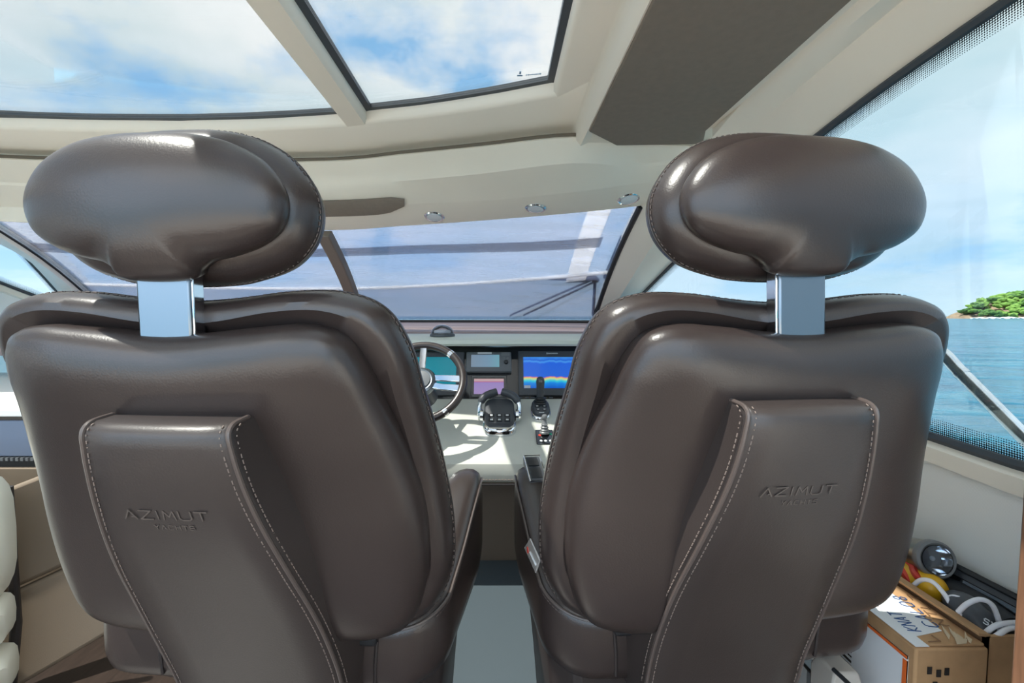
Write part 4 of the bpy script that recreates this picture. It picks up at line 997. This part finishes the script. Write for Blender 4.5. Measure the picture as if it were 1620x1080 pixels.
part('barcode', bc, M_ink_black, cb, smooth=False)
for i, (xx, zz_) in enumerate(((.69, -.57), (.705, -.575), (.70, -.595), (.718, -.572), (.722, -.60))): part('printed_symbol', MB().box((xx, cy0 - .0025, zz_ - .006), (xx + .007, cy0 - .0015, zz_ + .006)), M_ink_black, cb, smooth=False)
for i in range(7):
    p0 = Vector((cx1 - .05 + random.uniform(-.03, .03), cy0 + random.uniform(.0, .02), BZ + .006)); d = Vector((random.uniform(-.03, .03), random.uniform(-.01, .03), random.uniform(0, .002)))
    part('torn_tape', MB().loft([[p0, p0 + d, p0 + d + Vector((.008, .012, .002)), p0 + Vector((.010, .008, .001))], [p + Vector((0, 0, .0007)) for p in (p0, p0 + d, p0 + d + Vector((.008, .012, .002)), p0 + Vector((.010, .008, .001)))]]), M_tape, cb, smooth=False)
# open tray with the loose gear
tx0, tx1, ty0, ty1, tz = .7945, .938, .715, 1.30, -.522
tr = thing('cardboard_tray', (.91, 1.0, -.86), 'open cardboard tray of loose gear against the right wall', 'box')
part('near_side', MB().box((tx0, ty0, -.86), (tx0 + .006, ty1, tz)), M_card_edge, tr)
part('far_side', MB().box((tx1 - .006, ty0, -.86), (tx1, ty1, tz - .06)), M_card, tr)
part('end_wall', MB().box((tx0, ty0, -.86), (tx1, ty0 + .006, tz)), M_card, tr); part('end_wall', MB().box((tx0, ty1 - .006, -.86), (tx1, ty1, tz)), M_card, tr)
part('bottom', MB().box((tx0, ty0, -.86), (tx1, ty1, -.852)), M_card, tr)
part('rim_flap', MB().loft([[(tx0 + .008, y, tz - .003), (tx0 - .012, y, tz + .001), (tx0 - .012, y, tz + .006), (tx0 + .008, y, tz + .003)] for y in (ty0, 1.0, ty1)]), M_card, tr, bevel=.001)
part('filling', MB().box((tx0 + .008, ty0 + .008, -.852), (tx1 - .008, ty1 - .008, -.575)), M_black_cloth, tr)
# flashlight
GS = 1.05
fo = W(1478, 884, .93); ax = Vector((-.10, -.80, .20)).normalized()
fl = thing('flashlight', fo - Vector((0, 0, .035)), 'grey metal flashlight lying on the open tray', 'flashlight')
part('head', MB().lathe(fo - ax * .11, ax, [(.018, 0), (.020, .03), (.030, .05), (.033, .075), (.034, .10), (.036, .112), (.034, .118), (.030, .117), (.028, .108), (.010, .08)], 28), pbr('champagne_metal', (150, 146, 138), .3, metal=.85), fl)
part('bezel_ring', MB().lathe(fo - ax * .010, ax, [(.0355, 0), (.038, .004), (.038, .016), (.034, .02), (.0305, .018), (.0302, .004)], 28), M_plastic_lt, fl)
part('reflector', MB().lathe(fo, ax, [(.006, -.018), (.012, -.012), (.020, -.004), (.028, .007), (.0295, .010), (.029, .006), (.02, -.008), (.006, -.022)], 24), M_chrome, fl)
part('bulb', MB().lathe(fo, ax, [(.005, -.02), (.005, -.004), (.003, -.001), (.0, 0)], 12), M_lens, fl)
part('lens', MB().lathe(fo + ax * .008, ax, [(.0295, 0), (.0295, .002), (.015, .005), (0, .006)], 24), glass('flashlight_lens', (.85, .88, .92), .08), fl)
part('barrel', MB().lathe(fo - ax * .22, ax, [(.015, 0), (.017, .005), (.017, .11), (.018, .115)], 20), M_plastic_lt, fl)
# tools and gear
def capsule(a, b, r): 
    n = (b - a); return MB().tube([a, a + n * .04, a + n * .12, a + n * .5, a + n * .85, a + n * .95, b], [r * .3, r * .75, r, r * 1.02, r, r * .75, r * .25], 16)
a, b = W(1420, 900, 1.0), W(1490, 938, .885)
sw2 = thing('screwdriver', a.lerp(b, .5) - Vector((0, 0, .03)), 'red and yellow plastic tool handle in the open tray', 'tool')
part('handle', capsule(a, b, .026), M_yellow, sw2)
u = (b - a).normalized(); v = u.cross(Vector((0, 0, 1))).normalized(); w = v.cross(u)
for q, l0, l1 in ((.2, .05, .62), (1.15, .1, .8), (2.1, .1, .75), (3.0, .05, .7)):
    part('grip_stripe', MB().tube([a.lerp(b, t_) + (v * math.cos(q + .5 * math.sin(t_ * 6)) + w * math.sin(q + .5 * math.sin(t_ * 6))) * .0235 for t_ in [l0 + (l1 - l0) * k / 8 for k in range(9)]], [.004] + [.0075] * 7 + [.003], 8), M_red, sw2)
part('collar', MB().tube([a - u * .03, a + u * .02], .020, 14), M_red, sw2)
tl_ = thing('cyan_marker', W(1412, 898, 1.03), 'small cyan capped tube beside the flashlight', 'tube')
part('barrel', MB().tube([W(1404, 902, 1.06), W(1424, 893, 1.0)], .010, 12), M_cyan, tl_); part('cap', MB().tube([W(1424, 893, 1.0), W(1430, 890, .985)], .011, 12), M_chrome, tl_)
def pouch(name, pts, r, label, mat=M_black_cloth, cat_='pouch'):
    t_ = thing(name, pts[len(pts) // 2] - Vector((0, 0, r[len(r) // 2])), label, cat_); part('body', MB().tube(cat(pts, 4), [interp(i / (4 * (len(pts) - 1)), [(k / (len(r) - 1), rr) for k, rr in enumerate(r)]) for i in range(4 * (len(pts) - 1) + 1)], 16), mat, t_); return t_
p1 = pouch('black_pouch', [W(1488, 918, .95), W(1510, 940, .91), W(1548, 968, .86), W(1600, 1002, .80)], [.015, .03, .036, .03], 'long black nylon pouch beside the yellow tool')
p2 = pouch('black_mouse', [W(1500, 945, .86), W(1520, 958, .835), W(1545, 985, .80), W(1562, 1012, .77)], [.014, .028, .030, .012], 'rounded black case with white print under the cables', M_plastic, 'case')
lab = MB(); c = W(1553, 985, .80) + Vector((-.012, -.03, .016))
lettering(lab, 'SYL', .006, .009, .003, .0016, lambda x, y, l: c + Vector((.6, -.75, -.25)).normalized() * x + Vector((.5, .3, .6)).normalized() * y + Vector((-.3, -.6, .6)) * l); part('lettering', lab, M_ink_white, p2, smooth=False)
ch = thing('black_charger', W(1565, 950, .90), 'black plastic charger cradle against the right wall', 'charger')
o = W(1570, 955, .88); uu = Vector((.25, -.9, -.1)).normalized(); vv = Vector((.35, .2, .8)).normalized(); nn = uu.cross(vv).normalized()
if nn.x > 0: nn = -nn
part('body', MB().slab(o, uu, vv, nn, .16, .07, .03), M_plastic, ch, bevel=.006); part('slot', MB().slab(o + nn * .028, uu, vv, nn, .12, .035, .004), M_gloss_black, ch, bevel=.002)
part('ledge', MB().slab(o + nn * .012 + vv * .035, uu, vv, nn, .15, .012, .03), M_black, ch, bevel=.003)
part('glow_strip', MB().slab(o + nn * .033 - vv * .016 - uu * -.02, uu, vv, nn, .05, .006, .002), M_cyan, ch, smooth=False)
cables = [('white charging cable arching out of the tray beside the yellow tool', [W(1446, 925, .90), W(1458, 917, .885), W(1475, 920, .865), W(1492, 937, .845), W(1505, 958, .83), W(1512, 972, .82)]),
          ('white cable looping high over the black case', [W(1516, 968, .80), W(1530, 955, .79), W(1550, 948, .785), W(1568, 955, .78), W(1578, 975, .78), W(1583, 1000, .775), W(1582, 1020, .77)]),
          ('white cable lying over the end of the tray, upper strand', [W(1558, 1002, .765), W(1572, 991, .765), W(1588, 986, .765), W(1612, 984, .77)]),
          ('white cable lying over the end of the tray, lower strand', [W(1568, 1012, .755), W(1582, 1002, .755), W(1596, 994, .76), W(1616, 992, .765)])]
for lb, pts in cables:
    setp(part('white_cable', MB().tube(cat(pts, 6), .0042, 10), M_cable), lb, 'cable', 'white cables in the tray')
setp(part('thin_cable', MB().tube(cat([W(1494, 950, .85), W(1500, 943, .84), W(1512, 942, .83), W(1526, 950, .82), W(1520, 975, .80), W(1527, 985, .79)], 6), .0016, 8), M_cable), 'thin pale wire coiled on the black case', 'cable')
# bits below the right seat
GS = 1.0
br = thing('metal_bracket', W(1302, 1064, .86) + Vector((0, 0, -.44)), 'upright grey metal bracket on the floor under the right chair', 'bracket')
o = W(1302, 1064, .86); part('plate', MB().box(o + Vector((-.020, 0, -H - o.z)), o + Vector((.020, .02, 0))), M_plastic_lt, br, bevel=.004); part('lip', MB().box(o + Vector((-.024, -.006, -.005)), o + Vector((.024, .03, .004))), M_brushed, br, bevel=.002)
pb = thing('paper_bag', W(1348, 1063, .80) + Vector((0, 0, -.48)), 'white paper bag wedged between the right chair and the carton', 'bag')
o = W(1348, 1068, .80); part('body', MB().loft([[Vector((o.x + x * k, o.y + y * k + .03, z)) for x, y in ((-.035, -.03), (.022, -.03), (.022, .03), (-.035, .03))] for k, z in ((.9, -H), (1.0, -.8), (1.0, o.z - .02), (.8, o.z))]), pbr('grey_paper', (164, 158, 150), .7), pb, bevel=.004)
part('strap', MB().tube([W(1318, 1058, .80), W(1352, 1090, .76)], .004, 6), M_black, pb)
